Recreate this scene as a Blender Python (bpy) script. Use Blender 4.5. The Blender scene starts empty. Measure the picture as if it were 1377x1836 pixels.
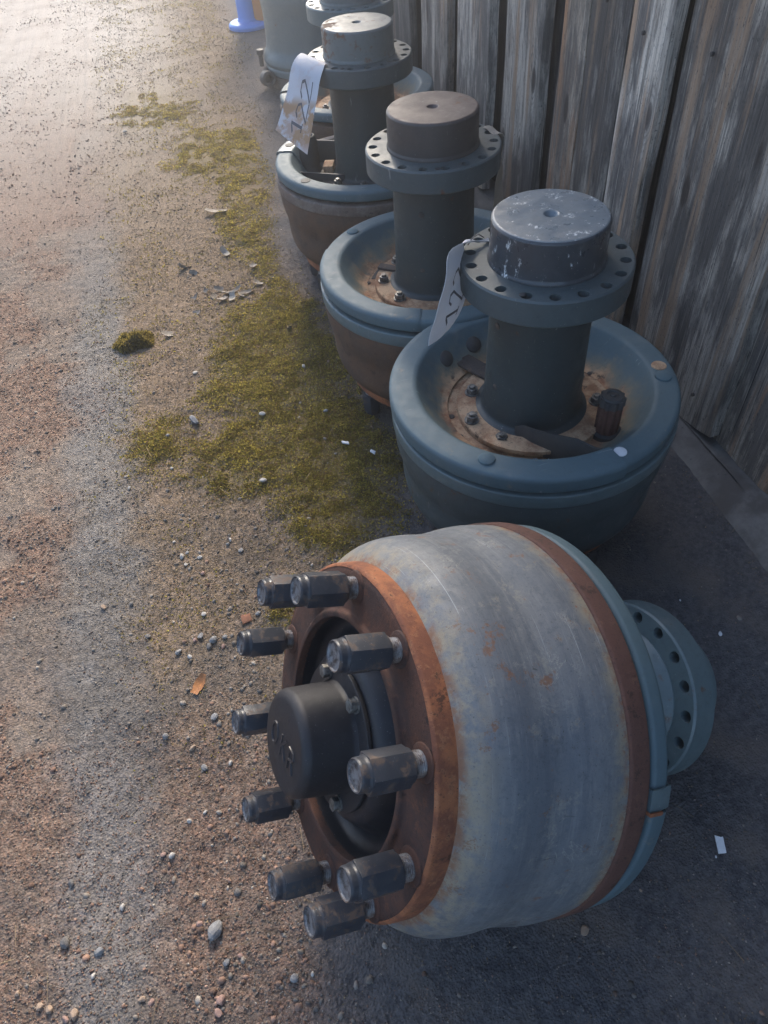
import bpy, bmesh, math, random
import numpy as np
from mathutils import Vector, Matrix

R = math.radians
rng = np.random.default_rng(7)
random.seed(7)
sc = bpy.context.scene
col = sc.collection

# ------------------------------------------------------------------ camera
CAM_H = 1.26
cam_d = bpy.data.cameras.new('camera'); cam = bpy.data.objects.new('camera', cam_d); col.objects.link(cam)
PITCH, ROLL, YAW = R(47.454), R(-5.383), R(11.529)
fw = Vector((math.sin(YAW)*math.cos(PITCH), math.cos(YAW)*math.cos(PITCH), -math.sin(PITCH)))
rt0 = Vector((math.cos(YAW), -math.sin(YAW), 0)); up0 = rt0.cross(fw)
rt = rt0*math.cos(ROLL) + up0*math.sin(ROLL); up = up0*math.cos(ROLL) - rt0*math.sin(ROLL)
M = Matrix((rt, up, -fw)).transposed().to_4x4(); M.translation = (0, 0, CAM_H)
cam.matrix_world = M
cam_d.sensor_fit = 'VERTICAL'; cam_d.sensor_height = 36; cam_d.lens = 36*1298.6/1836
cam_d.clip_start = 0.02; cam_d.clip_end = 300
sc.camera = cam

# ------------------------------------------------------------------ sky, sun, exposure
SUN_AZ = R(14)           # measured from +Y, positive to the right: the sun stands behind the shed
SUN_EL = R(34)
world = bpy.data.worlds.new('World'); sc.world = world; world.use_nodes = True
wn = world.node_tree.nodes; wl = world.node_tree.links
bg = wn['Background']; sky = wn.new('ShaderNodeTexSky'); sky.sky_type = 'NISHITA'; sky.sun_disc = False
sky.sun_elevation = SUN_EL; sky.sun_rotation = SUN_AZ
sky.air_density = 1.0; sky.dust_density = 1.5; sky.ozone_density = 1.0
wl.new(sky.outputs[0], bg.inputs[0]); bg.inputs[1].default_value = 0.15
sun_d = bpy.data.lights.new('sun', 'SUN'); sun = bpy.data.objects.new('sun', sun_d); col.objects.link(sun)
sun_d.energy = 3.0; sun_d.angle = R(15); sun_d.color = (1.0, 0.89, 0.74)
to_sun = Vector((math.sin(SUN_AZ)*math.cos(SUN_EL), math.cos(SUN_AZ)*math.cos(SUN_EL), math.sin(SUN_EL)))
sun.rotation_euler = (-to_sun).to_track_quat('-Z', 'Y').to_euler()
sun.location = to_sun*20
HAZE, HAZE_G = .052, .82      # density of the air, forward scattering
vs = sc.view_settings; vs.view_transform = 'Standard'; vs.look = 'None'; vs.gamma = 1; vs.use_curve_mapping = False
vs.exposure = 1.68
sc.cycles.use_denoising = True
sc.cycles.max_bounces = 5; sc.cycles.diffuse_bounces = 3; sc.cycles.glossy_bounces = 2; sc.cycles.transmission_bounces = 1; sc.cycles.volume_bounces = 0; sc.cycles.volume_step_rate = 4

# ------------------------------------------------------------------ node helper
class Mat:
    def __init__(s, name):
        s.m = bpy.data.materials.new(name); s.m.use_nodes = True
        s.n = s.m.node_tree.nodes; s.l = s.m.node_tree.links
        s.b = s.n['Principled BSDF']
        tc = s.n.new('ShaderNodeTexCoord'); s.obj = tc.outputs['Object']; s.geo = None
        oi = s.n.new('ShaderNodeObjectInfo'); s.rnd = oi.outputs['Random']
        k = s.n.new('ShaderNodeVectorMath'); k.operation = 'SCALE'; k.inputs[0].default_value = (7.1, 3.3, 9.7)
        s.l.new(s.rnd, k.inputs['Scale'])
        a = s.n.new('ShaderNodeVectorMath'); a.operation = 'ADD'
        s.l.new(s.obj, a.inputs[0]); s.l.new(k.outputs[0], a.inputs[1]); s.vec = a.outputs[0]
        s.xyz = None
    def put(s, v, sock):
        if isinstance(v, (int, float)): sock.default_value = v
        elif isinstance(v, (tuple, list)): sock.default_value = (*v, 1) if len(sock.default_value) == 4 and len(v) == 3 else v
        else: s.l.new(v, sock)
    def scale(s, v, k):
        n = s.n.new('ShaderNodeVectorMath'); n.operation = 'MULTIPLY'; s.l.new(v, n.inputs[0]); n.inputs[1].default_value = k
        return n.outputs[0]
    def noise(s, sc_, det=4, rough=.6, vec=None, stretch=None, dist=0, out='Fac'):
        v = vec or s.vec
        if stretch: v = s.scale(v, stretch)
        n = s.n.new('ShaderNodeTexNoise'); s.l.new(v, n.inputs['Vector'])
        n.inputs['Scale'].default_value = sc_; n.inputs['Detail'].default_value = det; n.inputs['Roughness'].default_value = rough
        n.inputs['Distortion'].default_value = dist
        return n.outputs[out]
    def voro(s, sc_, vec=None, stretch=None, feature='F1', out='Distance', rand=1.0):
        v = vec or s.vec
        if stretch: v = s.scale(v, stretch)
        n = s.n.new('ShaderNodeTexVoronoi'); n.feature = feature; s.l.new(v, n.inputs['Vector'])
        n.inputs['Scale'].default_value = sc_; n.inputs['Randomness'].default_value = rand
        return n.outputs[out]
    def ramp(s, f, lo, hi, a=0., b=1.):
        n = s.n.new('ShaderNodeMapRange'); n.interpolation_type = 'SMOOTHSTEP'; s.put(f, n.inputs[0])
        for i, v in zip((1, 2, 3, 4), (lo, hi, a, b)): n.inputs[i].default_value = v
        return n.outputs[0]
    def math(s, op, a, b=0.5, clamp=False):
        n = s.n.new('ShaderNodeMath'); n.operation = op; n.use_clamp = clamp; s.put(a, n.inputs[0]); s.put(b, n.inputs[1])
        return n.outputs[0]
    def mix(s, f, a, b, mode='MIX'):
        n = s.n.new('ShaderNodeMix'); n.data_type = 'RGBA'; n.blend_type = mode
        s.put(f, n.inputs[0]); s.put(a, n.inputs[6]); s.put(b, n.inputs[7]); return n.outputs[2]
    def sep(s, v=None):
        n = s.n.new('ShaderNodeSeparateXYZ'); s.l.new(v or s.obj, n.inputs[0]); return n.outputs
    def radius(s):
        x, y, z = s.sep(); 
        q = s.math('ADD', s.math('MULTIPLY', x, x), s.math('MULTIPLY', y, y)); return s.math('SQRT', q), z
    def attr(s, name, out='Color'):
        n = s.n.new('ShaderNodeAttribute'); n.attribute_name = name; return n.outputs[out]
    def done(s, color, rough=.6, metal=0., bump=None, bstr=.4, bdist=.002, spec=None):
        s.put(color, s.b.inputs['Base Color']); s.put(rough, s.b.inputs['Roughness']); s.put(metal, s.b.inputs['Metallic'])
        if spec is not None: s.b.inputs['Specular IOR Level'].default_value = spec
        if bump is not None:
            n = s.n.new('ShaderNodeBump'); n.inputs['Strength'].default_value = bstr; n.inputs['Distance'].default_value = bdist
            s.l.new(bump, n.inputs['Height']); s.l.new(n.outputs[0], s.b.inputs['Normal'])
        return s.m

MATS = {}
def paint(name, base, dark, rust=.62, dust=.55, rough=.45, rustcol=(.16, .065, .025), chips=None):
    """old enamel on steel: uneven colour, dust film, rust breaking through"""
    m = Mat(name)
    c = m.mix(m.noise(6, 5), base, dark)
    c = m.mix(m.ramp(m.noise(90, 3), .45, .75, 0, .35), c, tuple(v*.55 for v in base))
    d = m.ramp(m.noise(11, 6, .65), dust, dust+.22, 0, .6)
    c = m.mix(d, c, (.26, .235, .20))
    big = m.noise(9, 6, .7)
    r = m.ramp(m.math('ADD', m.math('MULTIPLY', big, .65), m.math('MULTIPLY', m.noise(70, 4), .35)), rust-.03, rust+.05)
    rc = m.mix(m.noise(120, 3), rustcol, tuple(v*.45 for v in rustcol))
    c = m.mix(r, c, rc)
    c = m.mix(m.ramp(m.noise(120, 7, .75), .55, .72, 0, .5), c, tuple(v*.35 for v in base))
    scr = m.math('MULTIPLY', m.ramp(m.noise(1, 3, .6, stretch=(120, 120, 14)), .665, .70), m.ramp(m.noise(10, 3), .52, .62))
    c = m.mix(m.math('MULTIPLY', scr, .7), c, (.24, .24, .235))
    sp = m.ramp(m.noise(240, 2), .70, .74, 0, .7)
    c = m.mix(sp, c, (.30, .29, .27))
    if chips is not None:
        ch = m.ramp(m.noise(34, 10, .8, stretch=(1.5, 1.5, .45)), chips-.02, chips+.03)
        c = m.mix(ch, c, (.62, .62, .60))
    ro = m.mix(r, m.ramp(m.noise(30, 4), .3, .7, rough-.07, rough+.14), (.85, .85, .85))
    h = m.math('ADD', m.math('MULTIPLY', m.noise(160, 4), .6), m.math('MULTIPLY', r, .5))
    return m.done(c, ro, 0, h, .25, .0012)

def rusty(name, a, b, pale=(.30, .17, .09), rough=.85, bst=.5):
    m = Mat(name)
    c = m.mix(m.ramp(m.noise(16, 9, .75), .42, .58), a, b)
    c = m.mix(m.ramp(m.noise(60, 8, .8), .52, .62, 0, .75), c, pale)
    c = m.mix(m.ramp(m.noise(30, 10, .78), .565, .61, 0, .85), c, tuple(v*.25 for v in b))
    c = m.mix(m.ramp(m.noise(210, 4, .7), .56, .68, 0, .7), c, tuple(v*.3 for v in a))
    pit = m.ramp(m.voro(190), .16, .08); c = m.mix(m.math('MULTIPLY', pit, m.ramp(m.noise(20, 3), .45, .6)), c, tuple(v*.2 for v in b))
    h = m.math('SUBTRACT', m.math('ADD', m.math('MULTIPLY', m.noise(220, 6, .75), .7), m.math('MULTIPLY', m.noise(60, 8, .7), .7)), m.math('MULTIPLY', pit, .5))
    return m.done(c, rough, 0, h, bst*1.3, .0018)

MATS['green'] = paint('weathered_green_grey_paint', (.105, .150, .160), (.085, .118, .125), .63, .60, .40)
MATS['green_mid'] = paint('mid_green_grey_paint', (.062, .084, .090), (.045, .060, .064), .64, .62, .46)
MATS['green_dark'] = paint('shaded_green_grey_paint', (.032, .045, .048), (.023, .032, .033), .65, .67, .48)  # same green-grey paint, darkened for the shade on the standing tubes
MATS['green_chip'] = paint('chipped_dark_paint', (.045, .052, .060), (.03, .035, .042), .66, .62, .33, chips=.60)
MATS['brown_side'] = paint('dark_brown_paint', (.050, .040, .037), (.040, .034, .032), .66, .64, .5)
MATS['worn_face'] = paint('worn_pale_grey_face', (.16, .185, .20), (.10, .12, .135), .66, .52, .32, chips=.60)
MATS['brown_cap'] = paint('brown_oxide_paint', (.095, .062, .052), (.068, .047, .042), .60, .58, .55)
MATS['grey_cap'] = paint('grey_paint_with_rust_stain', (.12, .145, .15), (.10, .11, .105), .565, .60, .45)
MATS['drum_green'] = paint('drum_dark_green_paint', (.050, .072, .080), (.042, .055, .058), .61, .66, .5)
MATS['drum_brown'] = rusty('drum_brown_rust', (.070, .044, .032), (.100, .054, .032), (.120, .080, .058), .75, .25)
MATS['rust_dark'] = rusty('dark_rust', (.072, .028, .016), (.042, .020, .015), (.13, .048, .022))
MATS['rust_band'] = rusty('brown_rust', (.095, .042, .029), (.085, .036, .025), (.14, .068, .042))
MATS['rust_orange'] = rusty('orange_rust', (.27, .095, .036), (.15, .050, .024), (.33, .145, .065))
MATS['drum_pale_band'] = rusty('pale_dusty_band', (.16, .13, .11), (.12, .085, .07), (.22, .19, .16), .8, .3)

def black_paint(name, gloss, base=(.010, .0105, .013), wear=.62, wearcol=(.075, .045, .032)):
    m = Mat(name)
    c = m.mix(m.noise(10, 5), base, tuple(v*1.9 for v in base))
    w = m.ramp(m.noise(38, 9, .78), wear+.02, wear+.07, 0, .9)
    c = m.mix(w, c, wearcol)
    sp = m.ramp(m.noise(420, 2), .70, .74, 0, .6); c = m.mix(sp, c, (.28, .27, .26))
    ro = m.mix(w, m.ramp(m.noise(20, 4), .3, .7, gloss-.06, gloss+.14), (.8, .8, .8))
    return m.done(c, ro, 0, m.noise(140, 4), .3, .001, .35)
MATS['black'] = black_paint('black_enamel', .40)
MATS['black_cap'] = black_paint('black_cap_paint', .48, (.013, .0125, .014), .66, (.045, .036, .034))
MATS['letter'] = black_paint('rubbed_raised_letters', .40, (.015, .0145, .016), .62, (.055, .045, .042))
MATS['nut'] = black_paint('worn_black_nut', .34, (.026, .028, .033), .50, (.095, .068, .053))
def steel(name, a, b, rough=.42):
    m = Mat(name); c = m.mix(m.ramp(m.noise(120, 5, .7), .4, .65), a, b)
    return m.done(c, m.ramp(m.noise(80, 3), .3, .7, rough-.1, rough+.15), .55, m.noise(260, 3), .3, .0008)
MATS['thread'] = steel('dull_thread_steel', (.20, .19, .185), (.085, .06, .048))
MATS['nut_face'] = steel('worn_bare_nut_end', (.20, .20, .205), (.045, .037, .034), .55)
MATS['bolt_grey'] = steel('grey_bolt_steel', (.22, .21, .19), (.07, .065, .06), .5)
MATS['bolt_tan'] = rusty('dusty_tan_bolt', (.24, .17, .10), (.10, .075, .055), (.33, .25, .17))
MATS['bolt_dark'] = rusty('dark_bolt', (.055, .042, .035), (.035, .03, .028), (.12, .08, .06))

# lying hub drum: grey paint, yellowish bloom near the ends, rust runs and scratches
m = Mat('worn_grey_drum_paint')
r_, z_ = m.radius()
c = m.mix(m.ramp(m.noise(9, 8, .65), .35, .65), (.108, .120, .132), (.140, .146, .148))
c = m.mix(m.ramp(m.noise(7, 8, .7, stretch=(.5, .5, 6)), .46, .62, 0, .7), c, (.085, .095, .108))
c = m.mix(m.ramp(m.noise(1, 6, .7, stretch=(12, 12, 150)), .50, .66, 0, .5), c, (.185, .190, .186))
c = m.mix(m.ramp(m.noise(75, 8, .8), .50, .66, 0, .55), c, (.062, .072, .085))
c = m.mix(m.ramp(m.noise(30, 10, .8), .55, .63, 0, .75), c, (.205, .200, .172))
endm = m.math('MAXIMUM', m.ramp(z_, .285, .312), m.ramp(z_, .160, .115))
c = m.mix(m.math('MULTIPLY', endm, m.ramp(m.noise(26, 9, .75), .40, .60)), c, (.235, .200, .140))
rs = m.ramp(m.noise(22, 12, .8), .590, .630)
c = m.mix(m.math('MULTIPLY', rs, .8), c, m.mix(m.noise(150, 4), (.22, .095, .038), (.10, .045, .025)))
edge = m.math('MAXIMUM', m.ramp(z_, .302, .314), m.ramp(z_, .122, .113))
c = m.mix(m.math('MULTIPLY', edge, m.ramp(m.noise(45, 9, .75), .42, .58, 0, .85)), c, (.19, .085, .040))
run = m.math('MULTIPLY', m.ramp(m.noise(1, 5, .7, stretch=(90, 90, 12)), .60, .66), m.ramp(m.noise(8, 4), .54, .64))
c = m.mix(m.math('MULTIPLY', run, .8), c, (.15, .07, .04))
cr = m.ramp(m.math('ABSOLUTE', m.math('SUBTRACT', m.noise(16, 8, .7, dist=.8), .5)), .010, .002)
c = m.mix(m.math('MULTIPLY', cr, m.ramp(m.noise(6, 4), .50, .62, 0, .7)), c, (.27, .26, .225))
c = m.mix(m.math('MULTIPLY', m.ramp(m.voro(48), .13, .09), m.ramp(z_, .288, .300)), c, (.20, .085, .045))
sl = m.math('MULTIPLY', m.ramp(m.noise(1, 3, .6, stretch=(5, 5, 420)), .655, .672), m.ramp(m.noise(9, 4), .47, .58))
c = m.mix(m.math('MULTIPLY', sl, .75), c, (.30, .31, .31))
sl2 = m.math('MULTIPLY', m.ramp(m.noise(1, 3, .6, stretch=(60, 210, 26)), .675, .69), m.ramp(m.noise(6, 4), .5, .6))
c = m.mix(m.math('MULTIPLY', sl2, .8), c, (.045, .05, .055))
c = m.mix(m.ramp(m.noise(260, 5, .8), .55, .66, 0, .5), c, (.055, .060, .066))
c = m.mix(m.ramp(m.noise(60, 12, .85), .60, .625, 0, .7), c, (.14, .075, .045))
c = m.mix(m.ramp(m.noise(5.5, 6, .65), .645, .73, 0, .8), c, (.050, .054, .058))
c = m.mix(m.ramp(m.noise(330, 3, .6), .66, .70, 0, .8), c, (.05, .045, .04))
h = m.math('ADD', m.math('MULTIPLY', m.noise(170, 6, .7), .6), m.math('MULTIPLY', m.noise(24, 8, .65), .9))
MATS['drum_grey'] = m.done(c, m.ramp(m.noise(45, 6, .7), .35, .65, .55, .8), 0, h, .5, .0016)

# dust shields: paint above, rusty silt where water stands in the bowl
def shield_mat(name, base, dark, silt=1.0):
    m = Mat(name)
    r_, z_ = m.radius()
    c = m.mix(m.noise(6, 5), base, dark)
    c = m.mix(m.ramp(m.noise(70, 4), .5, .75, 0, .3), c, tuple(v*.6 for v in base))
    c = m.mix(m.ramp(m.noise(9, 6, .65), .58, .76, 0, .5), c, (.22, .21, .19))
    edge = m.math('ADD', r_, m.math('MULTIPLY', m.math('SUBTRACT', m.noise(14, 6, .65), .5), .11))
    s1 = m.ramp(edge, .222, .184); s2 = m.ramp(edge, .196, .165)
    c = m.mix(m.math('MULTIPLY', s1, .65*silt), c, (.24, .20, .125))
    sc1 = m.mix(m.ramp(m.noise(18, 6, .7), .42, .64), (.48, .29, .16), (.24, .085, .032))
    sc1 = m.mix(m.ramp(m.noise(45, 5, .7), .56, .66), sc1, (.075, .045, .03))
    c = m.mix(m.math('MULTIPLY', s2, silt), c, sc1)
    scr = m.math('MULTIPLY', m.ramp(m.noise(1, 3, .6, stretch=(14, 160, 30)), .66, .70), m.ramp(m.noise(8, 3), .5, .62))
    c = m.mix(m.math('MULTIPLY', scr, .7), c, (.30, .31, .31))
    c = m.mix(m.ramp(m.noise(130, 6, .75), .56, .70, 0, .55), c, (.055, .062, .062))
    c = m.mix(m.ramp(m.noise(22, 8, .75), .60, .68, 0, .6), c, (.19, .165, .125))
    ch = m.ramp(m.noise(40, 7, .75), .655, .672, 0, .9)
    c = m.mix(m.math('MULTIPLY', ch, m.ramp(r_, .20, .22)), c, (.20, .17, .14))
    ro = m.mix(s1, m.ramp(m.noise(60, 6, .7), .35, .65, .60, .70), (.85, .85, .85))
    return m.done(c, ro, 0, m.math('ADD', m.math('MULTIPLY', m.noise(190, 5, .7), .6), m.math('MULTIPLY', m.noise(20, 5), .12)), .28, .0012)
MATS['shield'] = shield_mat('shield_blue_green_paint', (.074, .122, .142), (.060, .095, .108))
MATS['shield_clean'] = shield_mat('shield_clean_edge_paint', (.074, .122, .142), (.060, .095, .108), .0)
MATS['silt'] = rusty('rusty_silt_plate', (.46, .30, .18), (.25, .125, .065), (.50, .37, .24), .9, .35)
MATS['silt_dark'] = rusty('dark_backing_plate', (.075, .058, .048), (.05, .042, .038), (.16, .10, .065), .85, .3)

def plain(name, a, b, scale=20, rough=.7, bump=.2, bd=.001):
    m = Mat(name); c = m.mix(m.ramp(m.noise(scale, 5, .65), .3, .7), a, b)
    return m.done(c, rough, 0, m.noise(scale*4, 4), bump, bd)
MATS['rubber'] = plain('black_rubber', (.02, .02, .021), (.035, .034, .033), 30, .65)
MATS['iron'] = plain('dark_cast_iron', (.035, .037, .04), (.06, .055, .05), 25, .6, .4)
MATS['blue_plastic'] = plain('blue_plastic', (.07, .22, .62), (.09, .26, .66), 15, .45)
MATS['orange_plastic'] = plain('orange_board', (.62, .25, .08), (.55, .22, .07), 12, .55)
MATS['marker'] = plain('black_marker_ink', (.075, .068, .075), (.12, .11, .115), 40, .7)
MATS['white_scrap'] = plain('white_scrap', (.70, .71, .72), (.55, .56, .57), 80, .6)
MATS['terracotta'] = plain('terracotta', (.48, .20, .10), (.40, .17, .09), 60, .8)
MATS['dry_leaf'] = plain('orange_dry_leaf', (.42, .17, .05), (.30, .12, .04), 60, .7)
MATS['grey_leaf'] = plain('grey_dry_leaf', (.24, .205, .17), (.15, .125, .10), 60, .8)
MATS['slate'] = plain('slate', (.10, .105, .115), (.15, .15, .155), 50, .75)
MATS['plug_white'] = plain('white_plastic_plug', (.66, .67, .68), (.58, .59, .60), 60, .5)

m = Mat('tag_paper')
c = m.mix(m.noise(9, 3), (.66, .67, .72), (.72, .72, .75))
tz = m.sep()[2]
st = m.math('MULTIPLY', m.ramp(m.noise(24, 6, .65), .42, .54, 0, .9), m.math('MULTIPLY', m.ramp(tz, -.055, -.085), m.ramp(tz, -.185, -.16)))
c = m.mix(st, c, (.50, .30, .14))
c = m.mix(m.ramp(m.noise(14, 5), .52, .62, 0, .5), c, (.62, .52, .50))
MATS['paper_stained'] = m.done(c, .55, 0, m.noise(30, 3), .25, .003)
m = Mat('tag_paper_clean')
c = m.mix(m.noise(9, 3), (.62, .64, .68), (.72, .72, .74)); MATS['paper'] = m.done(c, .55, 0, m.noise(28, 3), .3, .003)
m = Mat('tag_paper_beige')
c = m.mix(m.noise(16, 5), (.40, .35, .29), (.50, .46, .40)); MATS['paper_beige'] = m.done(c, .7, 0, m.noise(28, 3), .3, .003)

for k_ in ('paper', 'paper_stained', 'paper_beige'):
    nt_ = MATS[k_].node_tree; b_ = nt_.nodes['Principled BSDF']; tr = nt_.nodes.new('ShaderNodeBsdfTranslucent'); mx = nt_.nodes.new('ShaderNodeMixShader'); mx.inputs[0].default_value = .4
    nt_.links.new(b_.inputs['Base Color'].links[0].from_socket, tr.inputs[0]); nt_.links.new(b_.outputs[0], mx.inputs[1]); nt_.links.new(tr.outputs[0], mx.inputs[2]); nt_.links.new(mx.outputs[0], nt_.nodes['Material Output'].inputs[0])
# weathered wood (grain runs along z of each board)
def wood(name, light, mid, dark, warm):
    m = Mat(name)
    fine = m.noise(1, 5, .7, stretch=(330, 330, 4.5))
    med = m.noise(1, 6, .68, stretch=(70, 70, 1.3), dist=.25)
    blot = m.noise(1, 8, .68, stretch=(9, 9, 2.6))
    c = m.mix(m.ramp(med, .36, .62), mid, light)
    c = m.mix(m.ramp(blot, .42, .56, 0, .88), c, dark)
    c = m.mix(m.ramp(m.noise(1, 8, .75, stretch=(45, 45, 5)), .52, .62, 0, .7), c, tuple(v*.8 for v in dark))
    c = m.mix(m.ramp(fine, .48, .66, 0, .75), c, tuple(v*.32 for v in mid))
    c = m.mix(m.ramp(fine, .44, .32, 0, .5), c, tuple(min(1, v*1.25) for v in light))
    streak = m.ramp(m.noise(1, 7, .7, stretch=(16, 16, .9)), .52, .64, 0, .85)
    c = m.mix(streak, c, warm)
    crack = m.ramp(m.noise(1, 4, .55, stretch=(120, 120, .8), dist=.15), .665, .69)
    c = m.mix(crack, c, (.018, .016, .015))
    kn = m.voro(1, stretch=(7.5, 7.5, 2.7))
    ring = m.math('SINE', m.math('MULTIPLY', kn, 150.), 0)
    c = m.mix(m.math('MULTIPLY', m.ramp(kn, .26, .14), m.ramp(ring, .0, .9, 0, .45)), c, tuple(v*.4 for v in mid))
    knot = m.ramp(kn, .125, .07); c = m.mix(m.math('MULTIPLY', knot, .88), c, (.05, .038, .032))
    spk = m.ramp(m.noise(1, 3, .6, stretch=(300, 300, 120)), .60, .68, 0, .75); c = m.mix(spk, c, (.028, .026, .026))
    br = m.n.new('ShaderNodeHueSaturation'); m.l.new(c, br.inputs['Color'])
    m.l.new(m.ramp(m.rnd, 0, 1, .72, 1.35), br.inputs['Value'])
    h = m.math('SUBTRACT', m.math('ADD', m.math('MULTIPLY', fine, .6), m.math('MULTIPLY', med, .9)), m.math('MULTIPLY', crack, 1.6))
    return m.done(br.outputs[0], .88, 0, h, .9, .004, .25)
MATS['wood_a'] = wood('grey_weathered_wood', (.54, .475, .40), (.30, .26, .22), (.085, .076, .072), (.36, .235, .15))
MATS['wood_b'] = wood('dark_weathered_wood', (.30, .265, .23), (.18, .16, .14), (.07, .065, .062), (.22, .14, .09))
MATS['wood_c'] = wood('warm_weathered_wood', (.46, .385, .305), (.29, .225, .17), (.11, .095, .085), (.38, .20, .105))
MATS['wood_d'] = wood('shade_toned_under_boards', (.10, .095, .09), (.06, .056, .053), (.03, .029, .03), (.08, .055, .04))  # under-board colour darkened to paint the shade inside the gaps
m = Mat('concrete_footing')
c = m.mix(m.ramp(m.noise(7, 6, .65), .35, .68), (.165, .155, .142), (.095, .087, .080))
c = m.mix(m.ramp(m.noise(9, 8, .7), .45, .62, 0, .85), c, (.065, .056, .050))
c = m.mix(m.ramp(m.voro(30), .09, .05, 0, .8), c, (.03, .028, .026))
MATS['concrete'] = m.done(c, .85, 0, m.math('ADD', m.noise(60, 5), m.math('MULTIPLY', m.noise(350, 2), .3)), .5, .003)

# ------------------------------------------------------------------ mesh helpers
def tag(o, label=None, cat=None, group=None, kind=None):
    for k, v in (('label', label), ('category', cat), ('group', group), ('kind', kind)):
        if v: o[k] = v
    return o
def link(o, parent=None):
    col.objects.link(o)
    if parent: o.parent = parent
    return o
def empty(name, loc=(0, 0, 0), rot=None):
    o = bpy.data.objects.new(name, None); o.empty_display_size = .1; link(o); o.location = loc
    if rot is not None: o.rotation_euler = rot
    return o
def mk(name, me, mat, parent=None, sharp=35, smooth=True):
    if mat:
        me.materials.clear(); me.materials.append(MATS[mat] if isinstance(mat, str) else mat)
    if smooth:
        me.polygons.foreach_set('use_smooth', [True]*len(me.polygons))
        me.set_sharp_from_angle(angle=R(sharp))
    o = bpy.data.objects.new(name, me); return link(o, parent)
def pyd(name, v, f):
    me = bpy.data.meshes.new(name); me.from_pydata([tuple(map(float, p)) for p in v], [], f); me.update(); return me
def bm_mesh(bm, name):
    me = bpy.data.meshes.new(name); bmesh.ops.recalc_face_normals(bm, faces=bm.faces); bm.to_mesh(me); bm.free(); return me
def rounded(pts, rad, n=4, closed=False):
    """round the corners of a polyline (r,z); rad a number or one per point"""
    out = []; N = len(pts)
    for i, p in enumerate(pts):
        q = rad[i] if isinstance(rad, (list, tuple)) else rad
        if q <= 0 or (not closed and i in (0, N-1)): out.append(p); continue
        a = Vector(pts[i-1]) - Vector(p); b = Vector(pts[(i+1) % N]) - Vector(p)
        k = min(q, a.length*.49, b.length*.49); A = Vector(p)+a.normalized()*k; B = Vector(p)+b.normalized()*k
        for t in np.linspace(0, 1, n+1):
            out.append(tuple((1-t)**2*A + 2*t*(1-t)*Vector(p) + t*t*B))
    return out
def lathe(name, prof, seg=96, a0=0., a1=2*math.pi, wob=0., closed=False, seed=0):
    full = abs(a1-a0-2*math.pi) < 1e-6
    n = seg if full else seg+1
    th = a0 + (a1-a0)*np.arange(n)/seg
    P = len(prof); v = []
    ph = np.random.default_rng(seed).uniform(0, 6.28, 8)
    for t in th:
        k = 1 + wob*(math.sin(2*t+ph[0])+.6*math.sin(3*t+ph[1])+.4*math.sin(5*t+ph[2]))
        for (r, z) in prof: v.append((r*k*math.cos(t), r*k*math.sin(t), z))
    f = []
    Q = P if closed else P-1
    for i in range(n if full else n-1):
        j = (i+1) % n
        for q in range(Q):
            q2 = (q+1) % P
            f.append((i*P+q, j*P+q, j*P+q2, i*P+q2))
    if not full and closed:
        f.append(tuple(range(P))[::-1]); f.append(tuple((n-1)*P+q for q in range(P)))
    bm = bmesh.new(); me = pyd(name, v, f); bm.from_mesh(me); bpy.data.meshes.remove(me)
    bmesh.ops.remove_doubles(bm, verts=bm.verts, dist=1e-6)
    return bm_mesh(bm, name)
def holed_disc(name, r0, r1, rh, holes, z0, z1, rhole, extra=(), chamfer=.003):
    """annulus r0..r1 between z0 (below) and z1 (above) with real through holes on circle rh"""
    n = holes; K = 6; v = []; f = []
    def add(p): v.append(p); return len(v)-1
    zc = [z1, z0]
    for i in range(n):
        c = 2*math.pi*i/n; h = math.pi/n
        bnd = []
        for k in range(K): bnd.append((c-h+2*h*k/K, r0))
        for k in range(3): bnd.append((c+h, r0+(r1-r0)*k/3))
        for k in range(K): bnd.append((c+h-2*h*k/K, r1))
        for k in range(3): bnd.append((c-h, r1-(r1-r0)*k/3))
        hc = (rh*math.cos(c), rh*math.sin(c)); m_ = len(bnd)
        rings = []
        for z in zc:
            o_, i_ = [], []
            for (t, r) in bnd:
                x, y = r*math.cos(t), r*math.sin(t); d = math.atan2(y-hc[1], x-hc[0])
                o_.append(add((x, y, z))); i_.append(add((hc[0]+rhole*math.cos(d), hc[1]+rhole*math.sin(d), z)))
            rings.append((o_, i_))
        for k in range(m_):
            q = (k+1) % m_
            f.append((rings[0][0][k], rings[0][0][q], rings[0][1][q], rings[0][1][k]))
            f.append((rings[1][0][q], rings[1][0][k], rings[1][1][k], rings[1][1][q]))
            f.append((rings[0][1][k], rings[0][1][q], rings[1][1][q], rings[1][1][k]))
    bm = bmesh.new(); me = pyd(name, v, f); bm.from_mesh(me); bpy.data.meshes.remove(me)
    # rim wall with small chamfers
    S = n*K
    rows = []
    for (r, z) in [(r1, z1), (r1+chamfer, z1-chamfer), (r1+chamfer, z0+chamfer), (r1, z0)]:
        rows.append([bm.verts.new((r*math.cos(-math.pi/n+2*math.pi*k/S), r*math.sin(-math.pi/n+2*math.pi*k/S), z)) for k in range(S)])
    for a, b in zip(rows, rows[1:]):
        for k in range(S): bm.faces.new((a[k], b[k], b[(k+1) % S], a[(k+1) % S]))
    bmesh.ops.remove_doubles(bm, verts=bm.verts, dist=2e-6)
    return bm_mesh(bm, name)
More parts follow.
